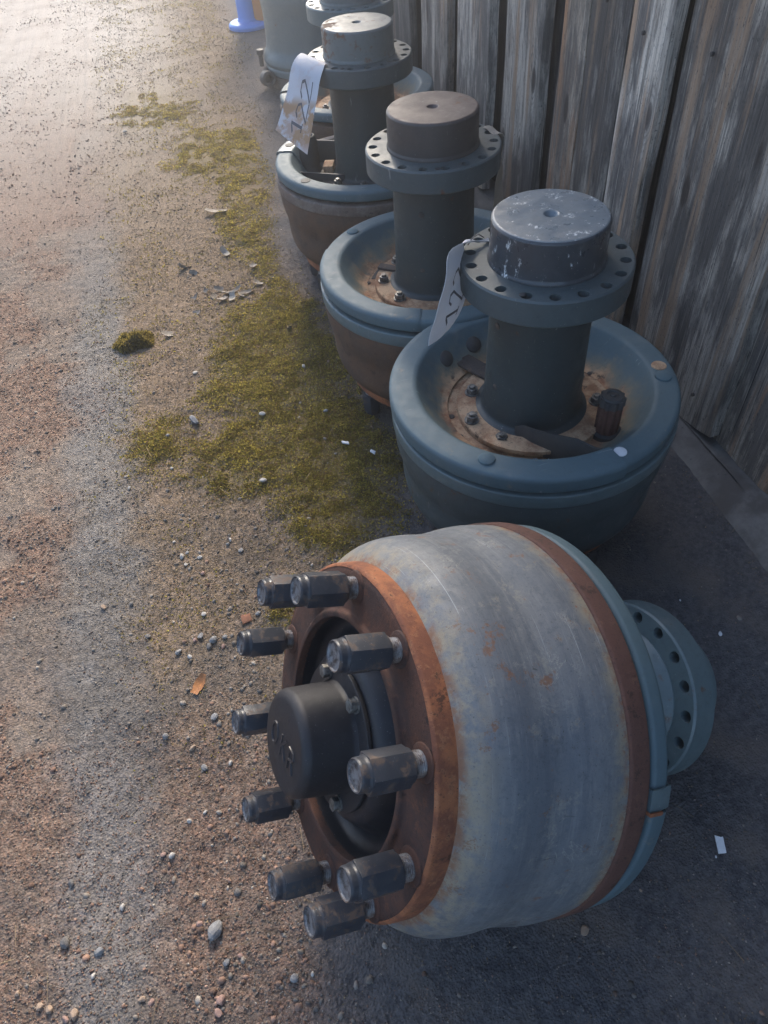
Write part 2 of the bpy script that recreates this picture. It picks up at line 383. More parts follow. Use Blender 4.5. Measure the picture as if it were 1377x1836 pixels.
def prism(name, poly, z0, z1, bev=.0):
    bm = bmesh.new(); a = [bm.verts.new((x, y, z0)) for x, y in poly]; b = [bm.verts.new((x, y, z1)) for x, y in poly]
    bm.faces.new(a[::-1]); bm.faces.new(b); n = len(poly)
    for i in range(n): bm.faces.new((a[i], a[(i+1) % n], b[(i+1) % n], b[i]))
    if bev > 0: bmesh.ops.bevel(bm, geom=bm.edges[:], offset=bev, segments=2, profile=.6, affect='EDGES')
    return bm_mesh(bm, name)
def ngon(n, r, ph=0): return [(r*math.cos(ph+2*math.pi*i/n), r*math.sin(ph+2*math.pi*i/n)) for i in range(n)]
def box(name, sx, sy, sz, bev=.002, off=(0, 0, 0)):
    return prism(name, [(off[0]-sx/2, off[1]-sy/2), (off[0]+sx/2, off[1]-sy/2), (off[0]+sx/2, off[1]+sy/2), (off[0]-sx/2, off[1]+sy/2)], off[2], off[2]+sz, bev)
def join_mesh(name, meshes):
    bm = bmesh.new()
    for me in meshes: bm.from_mesh(me)
    for me in meshes: bpy.data.meshes.remove(me)
    return bm_mesh(bm, name)
def tube(name, path, rad, seg=10, cap=True):
    pts = [Vector(p) for p in path]; v = []; f = []
    for i, p in enumerate(pts):
        t = (pts[min(i+1, len(pts)-1)] - pts[max(i-1, 0)]).normalized()
        a = t.cross(Vector((0, 0, 1)) if abs(t.z) < .9 else Vector((1, 0, 0))).normalized(); b = t.cross(a)
        rr = rad[i] if isinstance(rad, (list, tuple)) else rad
        for k in range(seg): v.append(p + rr*(math.cos(2*math.pi*k/seg)*a + math.sin(2*math.pi*k/seg)*b))
    for i in range(len(pts)-1):
        for k in range(seg): f.append((i*seg+k, i*seg+(k+1) % seg, (i+1)*seg+(k+1) % seg, (i+1)*seg+k))
    if cap: f.append(tuple(range(seg))[::-1]); f.append(tuple((len(pts)-1)*seg+k for k in range(seg)))
    return pyd(name, v, f)

# ------------------------------------------------------------------ value noise for relief and zones
def vnoise(x, y, s, seed):
    x = np.asarray(x, float)*s + seed*17.13; y = np.asarray(y, float)*s + seed*5.71
    xi = np.floor(x).astype(np.int64); yi = np.floor(y).astype(np.int64); fx = x-xi; fy = y-yi
    fx = fx*fx*(3-2*fx); fy = fy*fy*(3-2*fy)
    def hsh(a, b):
        h = (a*374761393 + b*668265263 + seed*974711) & 0xffffffff
        h = ((h ^ (h >> 13))*1274126177) & 0xffffffff
        return ((h ^ (h >> 16)) & 0xffff)/65535.
    return (hsh(xi, yi)*(1-fx)+hsh(xi+1, yi)*fx)*(1-fy) + (hsh(xi, yi+1)*(1-fx)+hsh(xi+1, yi+1)*fx)*fy
def fbm(x, y, s, seed, o=4):
    t = 0; a = .5
    for i in range(o): t = t + a*vnoise(x, y, s*2**i, seed+i); a *= .5
    return t/(1-.5**o)
def sstep(a, b, v): t = np.clip((v-a)/(b-a), 0, 1); return t*t*(3-2*t)
AY = [-3, 0, .4, .8, 1.1, 1.4, 1.8, 2.15, 2.7, 3.4, 4.0, 6, 12, 60]
AX = [.0, -.10, -.08, .02, .22, .36, .31, .28, .20, .30, .36, .45, .6, .7]
MOSS = [(.12, 2.02, .14, .20, 1.1), (.06, 1.74, .17, .17, 1.0), (.16, 1.60, .16, .18, 1.1), (.02, 1.42, .22, .13, .95), (.22, 1.33, .13, .20, 1.1), (.13, 1.16, .16, .12, 1.0),
        (.26, 1.50, .08, .18, .8), (.28, 1.12, .10, .14, .9), (.24, 1.75, .07, .12, .8), (-.28, 1.55, .12, .16, .38), (-.02, .93, .09, .06, .55), (.12, 2.75, .10, .40, .75), (.02, 3.5, .16, .30, .7), (.22, 3.3, .10, .45, .6), (-.15, 4.2, .22, .3, .55), (.05, .72, .08, .08, .35)]
def zones(x, y):
    w1 = fbm(x, y, 5, 3)-.5; w2 = fbm(x, y, 16, 9)-.5
    asph = sstep(-.13, .13, x - np.interp(y, AY, AX) + .22*w1 + .14*w2)
    ms = 0
    for (a, b, sx, sy, k) in MOSS: ms = ms + k*np.exp(-((x-a)/sx)**2-((y-b)/sy)**2)
    moss = sstep(.0, .95, ms + 1.1*w1 + 1.2*w2)*sstep(.12, .4, ms)*(1-.9*asph)
    lit = sstep(-.47, -.30, x + .25*w1 + .1*w2)*sstep(.45, 1.0, y + .5*w1)*(1-asph)
    red = sstep(.47, .62, fbm(x, y, 3.2, 21) + .5*w2 + .16*(sstep(-.45, -.62, x)) + .10*sstep(.8, .5, y))*(1-asph)*(1-.6*lit)
    return moss, asph, lit, red
def gz(x, y):
    moss, asph, lit, red = zones(x, y)
    k = 1-.75*asph
    z = .016*(fbm(x, y, 2.2, 31, 3)-.5)*k + .010*(fbm(x, y, 11, 41, 3)-.5)*k + .0045*(fbm(x, y, 45, 51, 2)-.5)*(k+.3)
    z = z + .012*moss*(.3+fbm(x, y, 14, 61, 3))
    return z - .004

# ------------------------------------------------------------------ ground
def axis_pts(a, b, step, lo, hi):
    mid = np.arange(a, b, step); L = []; p = a; s = step
    while p > lo: s *= 1.35; p -= s; L.append(p)
    Rr = []; p = mid[-1]; s = step
    while p < hi: s *= 1.35; p += s; Rr.append(p)
    return np.array(L[::-1] + list(mid) + Rr)
gx = axis_pts(-1.0, 1.05, .0075, -45, 45); gy = axis_pts(0, 2.8, .0075, -45, 60)
X, Y = np.meshgrid(gx, gy); Z = gz(X, Y)
far = np.clip(np.maximum(np.abs(X)-3, np.abs(Y)-9)/4, 0, 1); Z = Z*(1-far)
nv = X.size; W_, H_ = len(gx), len(gy)
me = bpy.data.meshes.new('ground'); me.vertices.add(nv)
me.vertices.foreach_set('co', np.stack([X.ravel(), Y.ravel(), Z.ravel()], 1).ravel())
i0 = (np.arange(H_-1)[:, None]*W_ + np.arange(W_-1)[None]).ravel()
q = np.stack([i0, i0+1, i0+W_+1, i0+W_], 1)
me.loops.add(q.size); me.loops.foreach_set('vertex_index', q.ravel()); me.polygons.add(len(q))
me.polygons.foreach_set('loop_start', np.arange(0, q.size, 4)); me.polygons.foreach_set('loop_total', np.full(len(q), 4))
me.update(calc_edges=True)
mo, asp, li, re = zones(X.ravel(), Y.ravel())
at = me.color_attributes.new('zone', 'FLOAT_COLOR', 'POINT'); at.data.foreach_set('color', np.stack([mo, asp, re, li], 1).ravel())
m = Mat('gravel_ground')
m.vec = m.obj
zn = m.n.new('ShaderNodeSeparateColor'); za = m.n.new('ShaderNodeAttribute'); za.attribute_name = 'zone'; m.l.new(za.outputs['Color'], zn.inputs[0])
moss_, asph_, red_, lit_ = zn.outputs[0], zn.outputs[1], zn.outputs[2], za.outputs['Alpha']
cell = m.n.new('ShaderNodeTexVoronoi'); cell.inputs['Scale'].default_value = 230; m.l.new(m.obj, cell.inputs['Vector'])
cs_ = m.n.new('ShaderNodeSeparateColor'); m.l.new(cell.outputs['Color'], cs_.inputs[0])
cell2 = m.n.new('ShaderNodeTexVoronoi'); cell2.inputs['Scale'].default_value = 110; m.l.new(m.obj, cell2.inputs['Vector'])
cs2 = m.n.new('ShaderNodeSeparateColor'); m.l.new(cell2.outputs['Color'], cs2.inputs[0])
f1 = m.noise(320, 3, .7); f2 = m.noise(90, 4, .7); f3 = m.noise(7, 5, .6)
c = m.mix(m.ramp(f2, .3, .7), (.082, .070, .060), (.232, .192, .160))
c = m.mix(m.ramp(f3, .35, .65, 0, .6), c, (.140, .112, .094))
c = m.mix(m.math('MULTIPLY', red_, .8), c, m.mix(m.ramp(f2, .35, .68), (.066, .040, .029), (.245, .145, .103)))
c = m.mix(m.math('MULTIPLY', lit_, .9), c, m.mix(m.ramp(f2, .35, .65), (.085, .062, .040), (.215, .155, .095)))
c = m.mix(m.ramp(cs_.outputs[0], .1, .9, 0, .55), c, m.mix(cs_.outputs[1], (.05, .043, .036), (.34, .25, .19)))
c = m.mix(m.ramp(cs2.outputs[0], .6, .9, 0, .5), c, m.mix(cs2.outputs[1], (.06, .052, .045), (.30, .23, .18)))
c = m.mix(m.math('MULTIPLY', moss_, .75), c, m.mix(f2, (.095, .075, .028), (.17, .13, .045)))
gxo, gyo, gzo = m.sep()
c = m.mix(m.math('MULTIPLY', m.math('MULTIPLY', m.ramp(gyo, 2.2, 6.0), m.ramp(gxo, .35, -.35)), m.ramp(f3, .2, .6, .5, .9)), c, (.46, .42, .37))  # far left ground painted paler to stand in for the bright glare
trk = m.ramp(m.math('ABSOLUTE', m.math('ADD', gxo, m.math('ADD', .425, m.math('MULTIPLY', m.math('SUBTRACT', f3, .5), .25)))), .13, .03, 0, .75)
c = m.mix(m.math('MULTIPLY', trk, m.ramp(gyo, 3.5, 2.2)), c, m.mix(m.ramp(f2, .3, .7), (.105, .102, .098), (.215, .208, .198)))
dmp = m.math('MULTIPLY', m.ramp(m.noise(3.2, 6, .65), .46, .60, 0, .6), m.ramp(gyo, 1.6, .8))
c = m.mix(dmp, c, m.mix(m.ramp(f2, .3, .7), (.055, .050, .046), (.130, .115, .102)))
ac = m.mix(m.ramp(f2, .3, .7), (.052, .052, .056), (.120, .115, .116))
ac = m.mix(m.ramp(f3, .45, .68, 0, .7), ac, (.15, .128, .112))
ac = m.mix(m.ramp(m.voro(210, out='Distance'), .17, .10, 0, .55), ac, (.20, .185, .165))
c = m.mix(asph_, c, ac)
c = m.mix(m.ramp(f1, .55, .75, 0, .5), c, (.025, .022, .020))
c = m.mix(m.math('MULTIPLY', m.ramp(f1, .42, .28, 0, .45), m.math('SUBTRACT', 1.0, asph_)), c, (.38, .33, .28))
h = m.math('ADD', m.math('MULTIPLY', f1, .4), m.math('ADD', m.math('MULTIPLY', f2, .9), m.math('MULTIPLY', m.math('SUBTRACT', 1.0, cell.outputs['Distance']), .5)))
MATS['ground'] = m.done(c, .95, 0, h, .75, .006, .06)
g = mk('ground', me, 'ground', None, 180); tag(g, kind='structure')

# ------------------------------------------------------------------ wooden shed wall
WX = 1.045; WH = 3.3; WEND = 5.3
shed = empty('shed_wall', (WX, 1.5, 0)); tag(shed, 'tall weathered grey board wall of a shed behind the hubs', 'wall')
def board(y0, y1, x, th, z0, z1, mat, seed, point=0., wob=.004, parent=shed):
    r2 = np.random.default_rng(seed); nz = 46; nu = 9
    zs = np.linspace(0, 1, nz)**1.35*(z1-z0)+z0; us = np.linspace(0, 1, nu); v = []; f = []
    w = y1-y0; cup = r2.uniform(-.004, .005); ph = r2.uniform(0, 6.3, 6)
    for z in zs:
        e0 = wob*(math.sin(z*5+ph[0])+.6*math.sin(z*17+ph[1]))+wob*1.2*(float(vnoise(z, seed, 9, 5))-.5)
        e1 = wob*(math.sin(z*4+ph[2])+.6*math.sin(z*14+ph[3]))+wob*1.2*(float(vnoise(z, seed+.5, 9, 6))-.5)
        lean = .006*math.sin(z*1.7+ph[4])
        for u in us:
            yy = y0+e0+(w+e1-e0)*u
            xx = x - th + cup*(1-(2*u-1)**2) + lean + .003*(float(vnoise(u*w*60+seed, z*1.5, 1, 7))-.5) + (.005 if u in (0., 1.) else 0)
            dz = 0
            if z == zs[0]: dz = -point*(1-abs(2*u-1.0)) + .012*(float(vnoise(u*3, seed, 1, 8))-.5)
            v.append((xx-WX, yy-1.5, z+dz))
        v.append((x+lean-WX, y1+e1-1.5, z)); v.append((x+lean-WX, y0+e0-1.5, z))
    P = nu+2
    for i in range(nz-1):
        for k in range(P): f.append((i*P+k, i*P+(k+1) % P, (i+1)*P+(k+1) % P, (i+1)*P+k))
    f.append(tuple(range(P))[::-1]); f.append(tuple((nz-1)*P+k for k in range(P)))
    bm = bmesh.new(); t_ = pyd('b', v, f); bm.from_mesh(t_); bpy.data.meshes.remove(t_)
    return mk('board', bm_mesh(bm, 'board'), mat, parent, 50)
# proud boards as seen (y0, y1, mat, bottom z, point)
proud = [(-.95, -.62, 'wood_a'), (-.50, -.18, 'wood_c'), (-.08, .20, 'wood_a'), (.30, .58, 'wood_b'), (.66, .80, 'wood_a'), (1.06, 1.46, 'wood_a'), (1.555, 1.715, 'wood_a'), (1.722, 1.905, 'wood_a'), (1.912, 2.060, 'wood_c'),
         (2.165, 2.44, 'wood_a'), (2.565, 2.875, 'wood_a'), (3.005, 3.33, 'wood_a'), (3.46, 3.76, 'wood_b')]
yy = 3.89
while yy < WEND-.3:
    w = random.uniform(.24, .33); proud.append((yy, yy+w, random.choice(['wood_a', 'wood_a', 'wood_b', 'wood_c']))); yy += w+random.uniform(.09, .14)
for i, (a, b, mt) in enumerate(proud):
    pt = .045 if abs(a-1.06) < .01 else random.uniform(0, .02)
    zb = .055 if abs(a-1.06) < .01 else .03+random.uniform(0, .02)
    bo = board(a, b, WX+.006, .036, zb, WH, mt, 100+i, pt, .009 if abs(a-1.06) < .01 else .004)
    if .5 < a < 5:
        for zn_ in (.13, .78):
            for u_ in ((.22, .8) if b-a > .2 else (.5,)):
                o = mk('nail', lathe('nail', [(.0045, -.004), (.0045, .0012), (.003, .002), (0, .0022)], 12), 'bolt_dark', bo)
                o.location = (-.0345, a+(b-a)*u_-1.5, zn_+random.uniform(-.03, .03)); o.rotation_euler = (0, -math.pi/2, 0)
# recessed boards behind the gaps
rec = []
yy = -1.1
while yy < WEND-.3:
    w = random.uniform(.17, .26); rec.append((yy, yy+w)); yy += w+.004
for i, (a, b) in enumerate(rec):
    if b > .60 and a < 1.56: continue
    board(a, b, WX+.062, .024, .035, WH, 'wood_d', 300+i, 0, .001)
board(.585, .86, WX+.040, .026, .045, WH, 'wood_b', 401, 0, .002)
board(.865, 1.12, WX+.034, .027, .03, WH, 'wood_c', 402, 0, .002)
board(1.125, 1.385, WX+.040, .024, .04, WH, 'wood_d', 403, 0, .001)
board(1.39, 1.535, WX+.034, .024, .04, WH, 'wood_a', 404, 0, .001)
mk('shed_body', box('shed_body', 4.0, WEND+3.0, WH, 0, (.10+2.0, (WEND-3.0)/2-1.5, .0)), 'wood_b', shed, smooth=False)
# concrete footing along the wall foot
fy = np.linspace(-1.2, WEND+.02, 150); v = []; f = []
for y in fy:
    e = .025*(float(fbm(y, 3., 6, 77))-.5) + .018*math.sin(y*1.9+1)
    x0 = .975 + e + .03*min(1, max(0, (1.2-y)/.5))*-1
    for (x, z) in [(x0-.02, -.02), (x0, .004), (x0+.02, .016), (x0+.05, .026), (1.00+.02, .032), (1.10, .034), (1.10, -.05)]:
        v.append((x, y, z+.006*(float(fbm(x, y, 14, 78))-.5)))
P = 7
for i in range(len(fy)-1):
    for k in range(P-1): f.append((i*P+k, i*P+k+1, (i+1)*P+k+1, (i+1)*P+k))
ft = mk('wall_footing', pyd('wall_footing', v, f), 'concrete', None, 60); tag(ft, kind='structure')

# ------------------------------------------------------------------ axle hubs
Z_ST, Z_RIM, Z_FL, Z_CAP = .083, .383, .644, .717
HEX = lambda r, ph=0: ngon(6, r, ph)
def hex_bolt(r=.011, h=.010, washer=.0145):
    return join_mesh('bolt', [prism('w', ngon(16, washer), 0, .0025), prism('h', HEX(r), .0023, .0023+h, .0008), prism('s', ngon(12, r*.55), .0023+h-.001, .0023+h+.005, .0006)])
drum_prof = rounded([(.226, Z_ST+.027), (.233, .115), (.247, .129), (.2575, .150), (.2622, .178), (.2622, .207), (.2640, .230), (.2700, .254), (.2745, .278), (.2755, .300), (.2755, .3155)], .011, 4)
drum_in = [(.245, .3155), (.24, .14), (.20, .112)]
def shield_prof(lip=0.):
    top = [(.255, .3555), (.272+lip, .3560+lip*.3), (.2757+lip, .3600), (.2757+lip, .3785+lip), (.2725+lip, .3835+lip), (.267, .3860+lip), (.2345, .3868+lip), (.2275, .3845+lip), (.2225, .3780+lip), (.2080, .3560+lip), (.1880, .3325+lip), (.178, .3225+lip), (.166, .3190+lip)]
    return top
def close_prof(top, t=.003):
    """thin sheet: same line returned, pushed down/in by t"""
    back = []
    for i in range(len(top)):
        a = Vector(top[max(i-1, 0)]); b = Vector(top[min(i+1, len(top)-1)]); d = (b-a).normalized(); nrm = Vector((d.y, -d.x))
        back.append(tuple(Vector(top[i]) - nrm*t))
    return top + back[::-1]
def arc_shield(a0, a1, lip=0.):
    top = rounded(shield_prof(lip), .003, 3)
    tt = close_prof(top, .003)
    # choose the inward side
    return lathe('dust_shield', tt, int(110*(a1-a0)/6.283)+2, a0, a1, closed=True)

def make_hub(label, cfg, loc=None, mat=None):
    t = empty('axle_hub', loc or (0, 0, 0)); tag(t, label, 'axle hub', 'row of old axle hubs along the shed wall')
    if mat is not None: t.matrix_world = mat
    g = cfg.get
    dr = mk('brake_drum', lathe('brake_drum', drum_prof+drum_in, 112, wob=.0012, seed=g('seed', 1)), g('drum', 'drum_green'), t, 40)
    mk('drum_rim', lathe('drum_rim', rounded([(.25, .3157), (.2785, .3157), (.2795, .347), (.25, .348), ], .004, 3, True), 112, closed=True), g('band', 'rust_band'), t)
    # wheel flange with studs
    wfm = lathe('wheel_flange', rounded([(.155, .118), (.155, .0775), (.1635, .0775), (.167, .083), (.215, .083), (.2247, .0855), (.2262, .113), (.2262, .118)], [0, .002, .003, .003, .003, .004, .002, 0], 3, False), 112)
    wf = mk('wheel_flange', wfm, 'rust_dark', t, 30)
    mk('flange_edge', lathe('flange_edge', rounded([(.2215, .0835), (.2268, .0870), (.2280, .1135), (.2215, .1140)], .002, 3, True), 112, closed=True), g('edge', 'rust_orange'), wf)
    mk('hub_barrel', lathe('hub_barrel', rounded([(.1552, .086), (.1540, .108), (.143, .118), (.130, .114), (.119, .098), (.110, .084), (.100, .0785), (.0, .0785)], .006, 3), 96), 'black', t)
    cp = mk('hub_cap', lathe('hub_cap', rounded([(.094, .0784), (.0965, .0770), (.0965, .0715), (.0735, .0715), (.0710, .066), (.0685, .008), (.0615, .0005), (.0, -.0008)], [0, .001, .0015, .001, .006, .007, .005, 0], 5), 96), 'black_cap', t, 40)
    for k in range(6):
        a = R(cfg.get('cap_ph', 12)+60*k)
        o = mk('cap_bolt', cap_bolt_me, 'bolt_grey', cp); o.location = (.0845*math.cos(a), .0845*math.sin(a), .0715); o.rotation_euler = (math.pi, 0, a)
    if g('letters'):
        for k, gm in enumerate(cap_letters()):
            o = mk('lettering', gm, 'letter', cp, 60)
    ph = R(g('stud_ph', 0))
    for k in range(10):
        a = ph + 2*math.pi*k/10
        s = mk('wheel_stud', stud_me, 'thread', t); s.location = (.202*math.cos(a), .202*math.sin(a), 0); s.rotation_euler = (0, 0, a)
        n_ = mk('wheel_nut', nut_me, 'nut', s, 18); n_.rotation_euler = (0, 0, random.uniform(0, 1))
        e_ = mk('nut_end', nutend_me, 'nut_face', s)
        q_ = mk('stud_seat', seat_me, 'rust_dark', s)
    # shield in sectors
    for (a0, a1, lip) in g('arcs', [(0, 2*math.pi-.0001, 0)]):
        sh = mk('dust_shield', arc_shield(a0, a1, lip), g('shield', 'shield'), t, 38)
    bp = mk('backing_plate', lathe('backing_plate', rounded([(.190, .300), (.190, .3085), (.150, .3065), (.06, .3065), (.06, .300)], .002, 2), 80), g('plate', 'silt'), t)
    mf = mk('mounting_flange', lathe('mounting_flange', rounded([(.147, .3060), (.147, .3195), (.120, .3215), (.090, .3215)], .003, 3), 80), g('mflange', 'silt'), t)
    bp.location.z = .011; mf.location.z = .011
    for a, rr in g('bolts', []):
        a = R(a); o = mk('bolt', bolt_me, g('boltmat', 'bolt_tan'), mf); o.location = (rr*math.cos(a), rr*math.sin(a), .3205); o.rotation_euler = (0, 0, a*3.7)
    for a, rr in g('rivets', []):
        a = R(a); o = mk('rivet', rivet_me, 'bolt_tan', bp); o.location = (rr*math.cos(a), rr*math.sin(a), .3068)
    mk('axle_tube', lathe('axle_tube', rounded([(.110, .3322), (.098, .337), (.0945, .354), (.0925, .42), (.0905, .584), (.0935, .5935), (.099, .598)], [0, .006, .01, 0, .004, .004, 0], 4), 80, wob=.001, seed=g('seed', 1)+5), g('tube', 'green_dark'), t, 50)
    for a, z in g('tube_dots', []):
        o = mk('grub_screw', rivet_me, g('dotmat', 'bolt_tan'), t); a = R(a); rr = .0912; o.location = (rr*math.cos(a), rr*math.sin(a), z); o.rotation_euler = (0, math.pi/2, a)
    fl = mk('axle_flange', holed_disc('axle_flange', .0965, .1425, .1290, 18, .597, Z_FL, .0096), g('flange', 'green'), t, 30)
    fl.rotation_euler = (0, 0, R(g('hole_ph', 0)))
    a = R(g('dowel', -128)); o = mk('dowel_hole_disc', prism('dowel_hole_disc', ngon(14, .0055), 0, .0012, .0004), 'rubber', fl); o.matrix_parent_inverse = Matrix(); a -= fl.rotation_euler.z  # flat black disc stands in for the shade in a small dowel hole
    o.location = (.129*math.cos(a), .129*math.sin(a), Z_FL)
    mk('spindle_end', lathe('spindle_end', rounded([(.0995, Z_FL-.004), (.0995, Z_FL+.003), (.0968, Z_FL+.007), (.0965, Z_CAP-.004), (.0925, Z_CAP-.0005), (.09, Z_CAP-.0005)], [0, .002, .003, .002, .001, 0], 4), 96), g('cap', 'green'), t, 40)
    mk('end_face', lathe('end_face', rounded([(.0935, Z_CAP-.0012), (.0915, Z_CAP), (.012, Z_CAP+.0005), (.0075, Z_CAP-.006), (.0, Z_CAP-.014)], [0, .001, .002, .002, 0], 4), 96), g('face', g('cap', 'green')), t, 40)
    # flange underside boss
    mk('flange_boss', lathe('flange_boss', rounded([(.088, .575), (.108, .595), (.108, .5975)], .006, 4), 64), g('flange', 'green'), t)
    return t, dr, bp, mf

cap_bolt_me = join_mesh('cap_bolt', [prism('w', ngon(16, .0108), 0, .002), prism('h', HEX(.0092), .002, .0105, .0010)])
bolt_me = hex_bolt(.0118, .011, .0150)
rivet_me = lathe('rivet', [(.0065, 0), (.006, .0018), (.004, .003), (.0, .0034)], 14)
# stud: thread grooves as a lathe; the nut is a long hex sleeve with a collar
tp = [(.0, .100)]; z = .098
tp.append((.0148, .098))
while z > .045: tp += [(.0150, z), (.0138, z-.0012)]; z -= .0024
tp += [(.0148, .045), (.0148, .020)]
stud_me = lathe('wheel_stud', tp, 20)
nut_me = join_mesh('wheel_nut', [prism('h', HEX(.0232), .0128, .0625, .0007), lathe('c', rounded([(.0160, .0015), (.0172, .0002), (.0186, .0030), (.0186, .0095), (.0200, .0130), (.0, .0140)], .0010, 2), 32),
                             lathe('b', [(.0195, .0600), (.0190, .0655), (.0150, .0660)], 24)])
nutend_me = lathe('nut_end', [(.0, .0044), (.010, .0040), (.0150, .0030), (.0160, .0012)], 28)
seat_me = lathe('stud_seat', rounded([(.0150, .0800), (.0215, .0815), (.0225, .0835)], .001, 2), 28)

def ribbon(name, pts2, w, place, h=.0016):
    """flat raised stroke along a 2-D polyline; place maps (u,v,height) to 3-D"""
    v = []; f = []; n = len(pts2)
    for i, p in enumerate(pts2):
        a = Vector(pts2[max(i-1, 0)]); b = Vector(pts2[min(i+1, n-1)]); d = (b-a); d = d.normalized() if d.length > 1e-9 else Vector((1, 0)); nr = Vector((-d.y, d.x))
        P = Vector(p)
        for s, hh in ((-1, -.0004), (-.7, h), (.7, h), (1, -.0004)):
            q_ = P + nr*s*w/2; v.append(place(q_.x, q_.y, hh))
    for i in range(n-1):
        for k in range(3): f.append((i*4+k, i*4+k+1, i*4+5+k, i*4+4+k))
    f.append((0, 1, 2, 3)); e = (n-1)*4; f.append((e+3, e+2, e+1, e))
    bm = bmesh.new(); t_ = pyd(name, v, f); bm.from_mesh(t_); bpy.data.meshes.remove(t_)
    return bm_mesh(bm, name)
def cap_letters():
    """three cast capitals on the cap face"""
    O = [(-.004+.0075*math.cos(t), .0115*math.sin(t)) for t in np.linspace(0, 6.35, 18)]
    K1 = [(-.006, -.0115), (-.006, .0115)]; K2 = [(.006, .0115), (-.006, -.001)]; K3 = [(-.003, .002), (.007, -.0115)]
    R1 = [(-.006, -.0115), (-.006, .0115), (.003, .0105), (.006, .006), (.003, .001), (-.005, .0)]; R2 = [(0, 0), (.0065, -.0115)]
    out = []
    ang = R(CAP_TXT)
    for off, strokes in ((-.022, [O]), (.005, [K1, K2, K3]), (.031, [R1, R2])):
        ms = []
        for s in strokes:
            def place(u, v_, h_, off=off):
                x = (u+off); y = v_ - .002
                # mirrored because the face looks along -z
                X_ = math.cos(ang)*x - math.sin(ang)*y; Y_ = math.sin(ang)*x + math.cos(ang)*y
                return (X_, -Y_, -.0006 - h_)
            ms.append(ribbon('l', [(p_[0]*1.3, p_[1]*1.3) for p_ in s], .0044, place, .0013))
        out.append(join_mesh('lettering', ms))
    return out
CAP_TXT = 20

# ---- the hub lying on its side
az, ti = R(5.467), R(-24.45)
n = Vector((math.cos(az)*math.cos(ti), math.sin(az)*math.cos(ti), math.sin(ti)))
a_ = n.cross(Vector((0, 0, 1))).normalized(); b_ = n.cross(a_)
F0 = Vector((.00569, .44355, .35993)); O0 = F0 - n*Z_ST
Mh = Matrix((a_, b_, n)).transposed().to_4x4(); Mh.translation = O0
hub0, dr0, bp0, mf0 = make_hub('axle hub lying on its side in front with ten lug nuts showing', dict(drum='drum_grey', band='rust_band', shield='shield_clean', tube='green', flange='green', cap='green',
    stud_ph=23, letters=True, cap_ph=37, plate='green_dark', mflange='green_mid', arcs=[(R(-29), R(150), .003), (R(151), R(330), .0)], hole_ph=4, seed=3), mat=Mh)
# clip bracket joining the two shield halves
a = R(-33)
me = lathe('shield_clip', close_prof([(.262, .352), (.2790, .352), (.2800, .368), (.2770, .386), (.262, .390)], .003), 10, a-.05, a+.05, closed=True)
mk('shield_clip', me, 'green', hub0, 30)
mk('clip_edge', lathe('clip_edge', close_prof([(.2755, .3495), (.2830, .3495), (.2840, .369)], .002), 4, a+.045, a+.060, closed=True), 'rust_orange', hub0)

# ---- upright hubs
def plug(parent, ang, r, z, rad, mat, tilt=0, h=.006):
    o = mk('shield_plug', lathe('shield_plug', [(rad, 0), (rad*.93, h*.55), (rad*.6, h*.93), (0, h)], 24), mat, parent)
    a = R(ang); o.location = (r*math.cos(a), r*math.sin(a), z); o.rotation_euler = (0, 0, 0)
    o.rotation_euler = Matrix.Rotation(a, 3, 'Z').__matmul__(Matrix.Rotation(tilt, 3, 'Y')).to_euler()
    return o
hub1, dr1, bp1, mf1 = make_hub('upright axle hub with chipped paint on its round end, nearest of the standing hubs',
    dict(drum='drum_green', band='green', cap='green_chip', face='worn_face', flange='green_mid', tube='green_dark', stud_ph=5, hole_ph=-8, dowel=-131, seed=11,
         arcs=[(R(-82), R(117), .0), (R(116), R(281), .0055)], bolts=[(-174, .130), (-138, .131), (146, .120), (60, .13), (20, .13), (-20, .128), (98, .13)], rivets=[(171, .160), (-167, .166), (-160, .172), (175, .175), (60, .17), (35, .172), (20, .170)],
         tube_dots=[(-168, .54), (-165, .41)], dotmat='plug_white'), loc=(.531, 1.037, -.010))
plug(hub1, -132, .250, .3918, .0155, 'shield_clean')
plug(hub1, -18, .247, .3862, .0165, 'shield_clean'); plug(hub1, -10, .248, .3862, .0150, 'silt', h=.003)
plug(hub1, 127, .204, .3570, .0175, 'iron', R(-50), .007); plug(hub1, 104, .204, .3515, .0175, 'iron', R(-50), .007)
plug(hub1, -76, .246, .3862, .0120, 'plug_white', 0, .003)
# brake cam shaft: splined stub with a bearing cap and a curved guard plate
ca = R(-49); cxy = (.158*math.cos(ca), .158*math.sin(ca))
sp = []
for k in range(40):
    t = 2*math.pi*k/40; rr = .0225 if k % 4 in (0, 1) else .0190
    sp.append((rr*math.cos(t), rr*math.sin(t)))
cs = mk('cam_shaft', prism('cam_shaft', sp, .308, .378, .0), 'rust_band', hub1, 25); cs.location = (*cxy, .011)
sp2 = [(x*1.10, y*1.10) for x, y in sp]
hd = mk('shaft_head', join_mesh('shaft_head', [prism('s', sp2, .378, .395, .0008), lathe('c', [(.0205, .3945), (.019, .399), (.012, .4005), (.0105, .398), (.006, .3985), (.005, .401), (0, .4015)], 30)]), 'iron', cs, 25)
mk('shaft_collar', lathe('shaft_collar', rounded([(.030, .3065), (.030, .316), (.022, .318)], .002, 2), 30), 'rubber', cs)
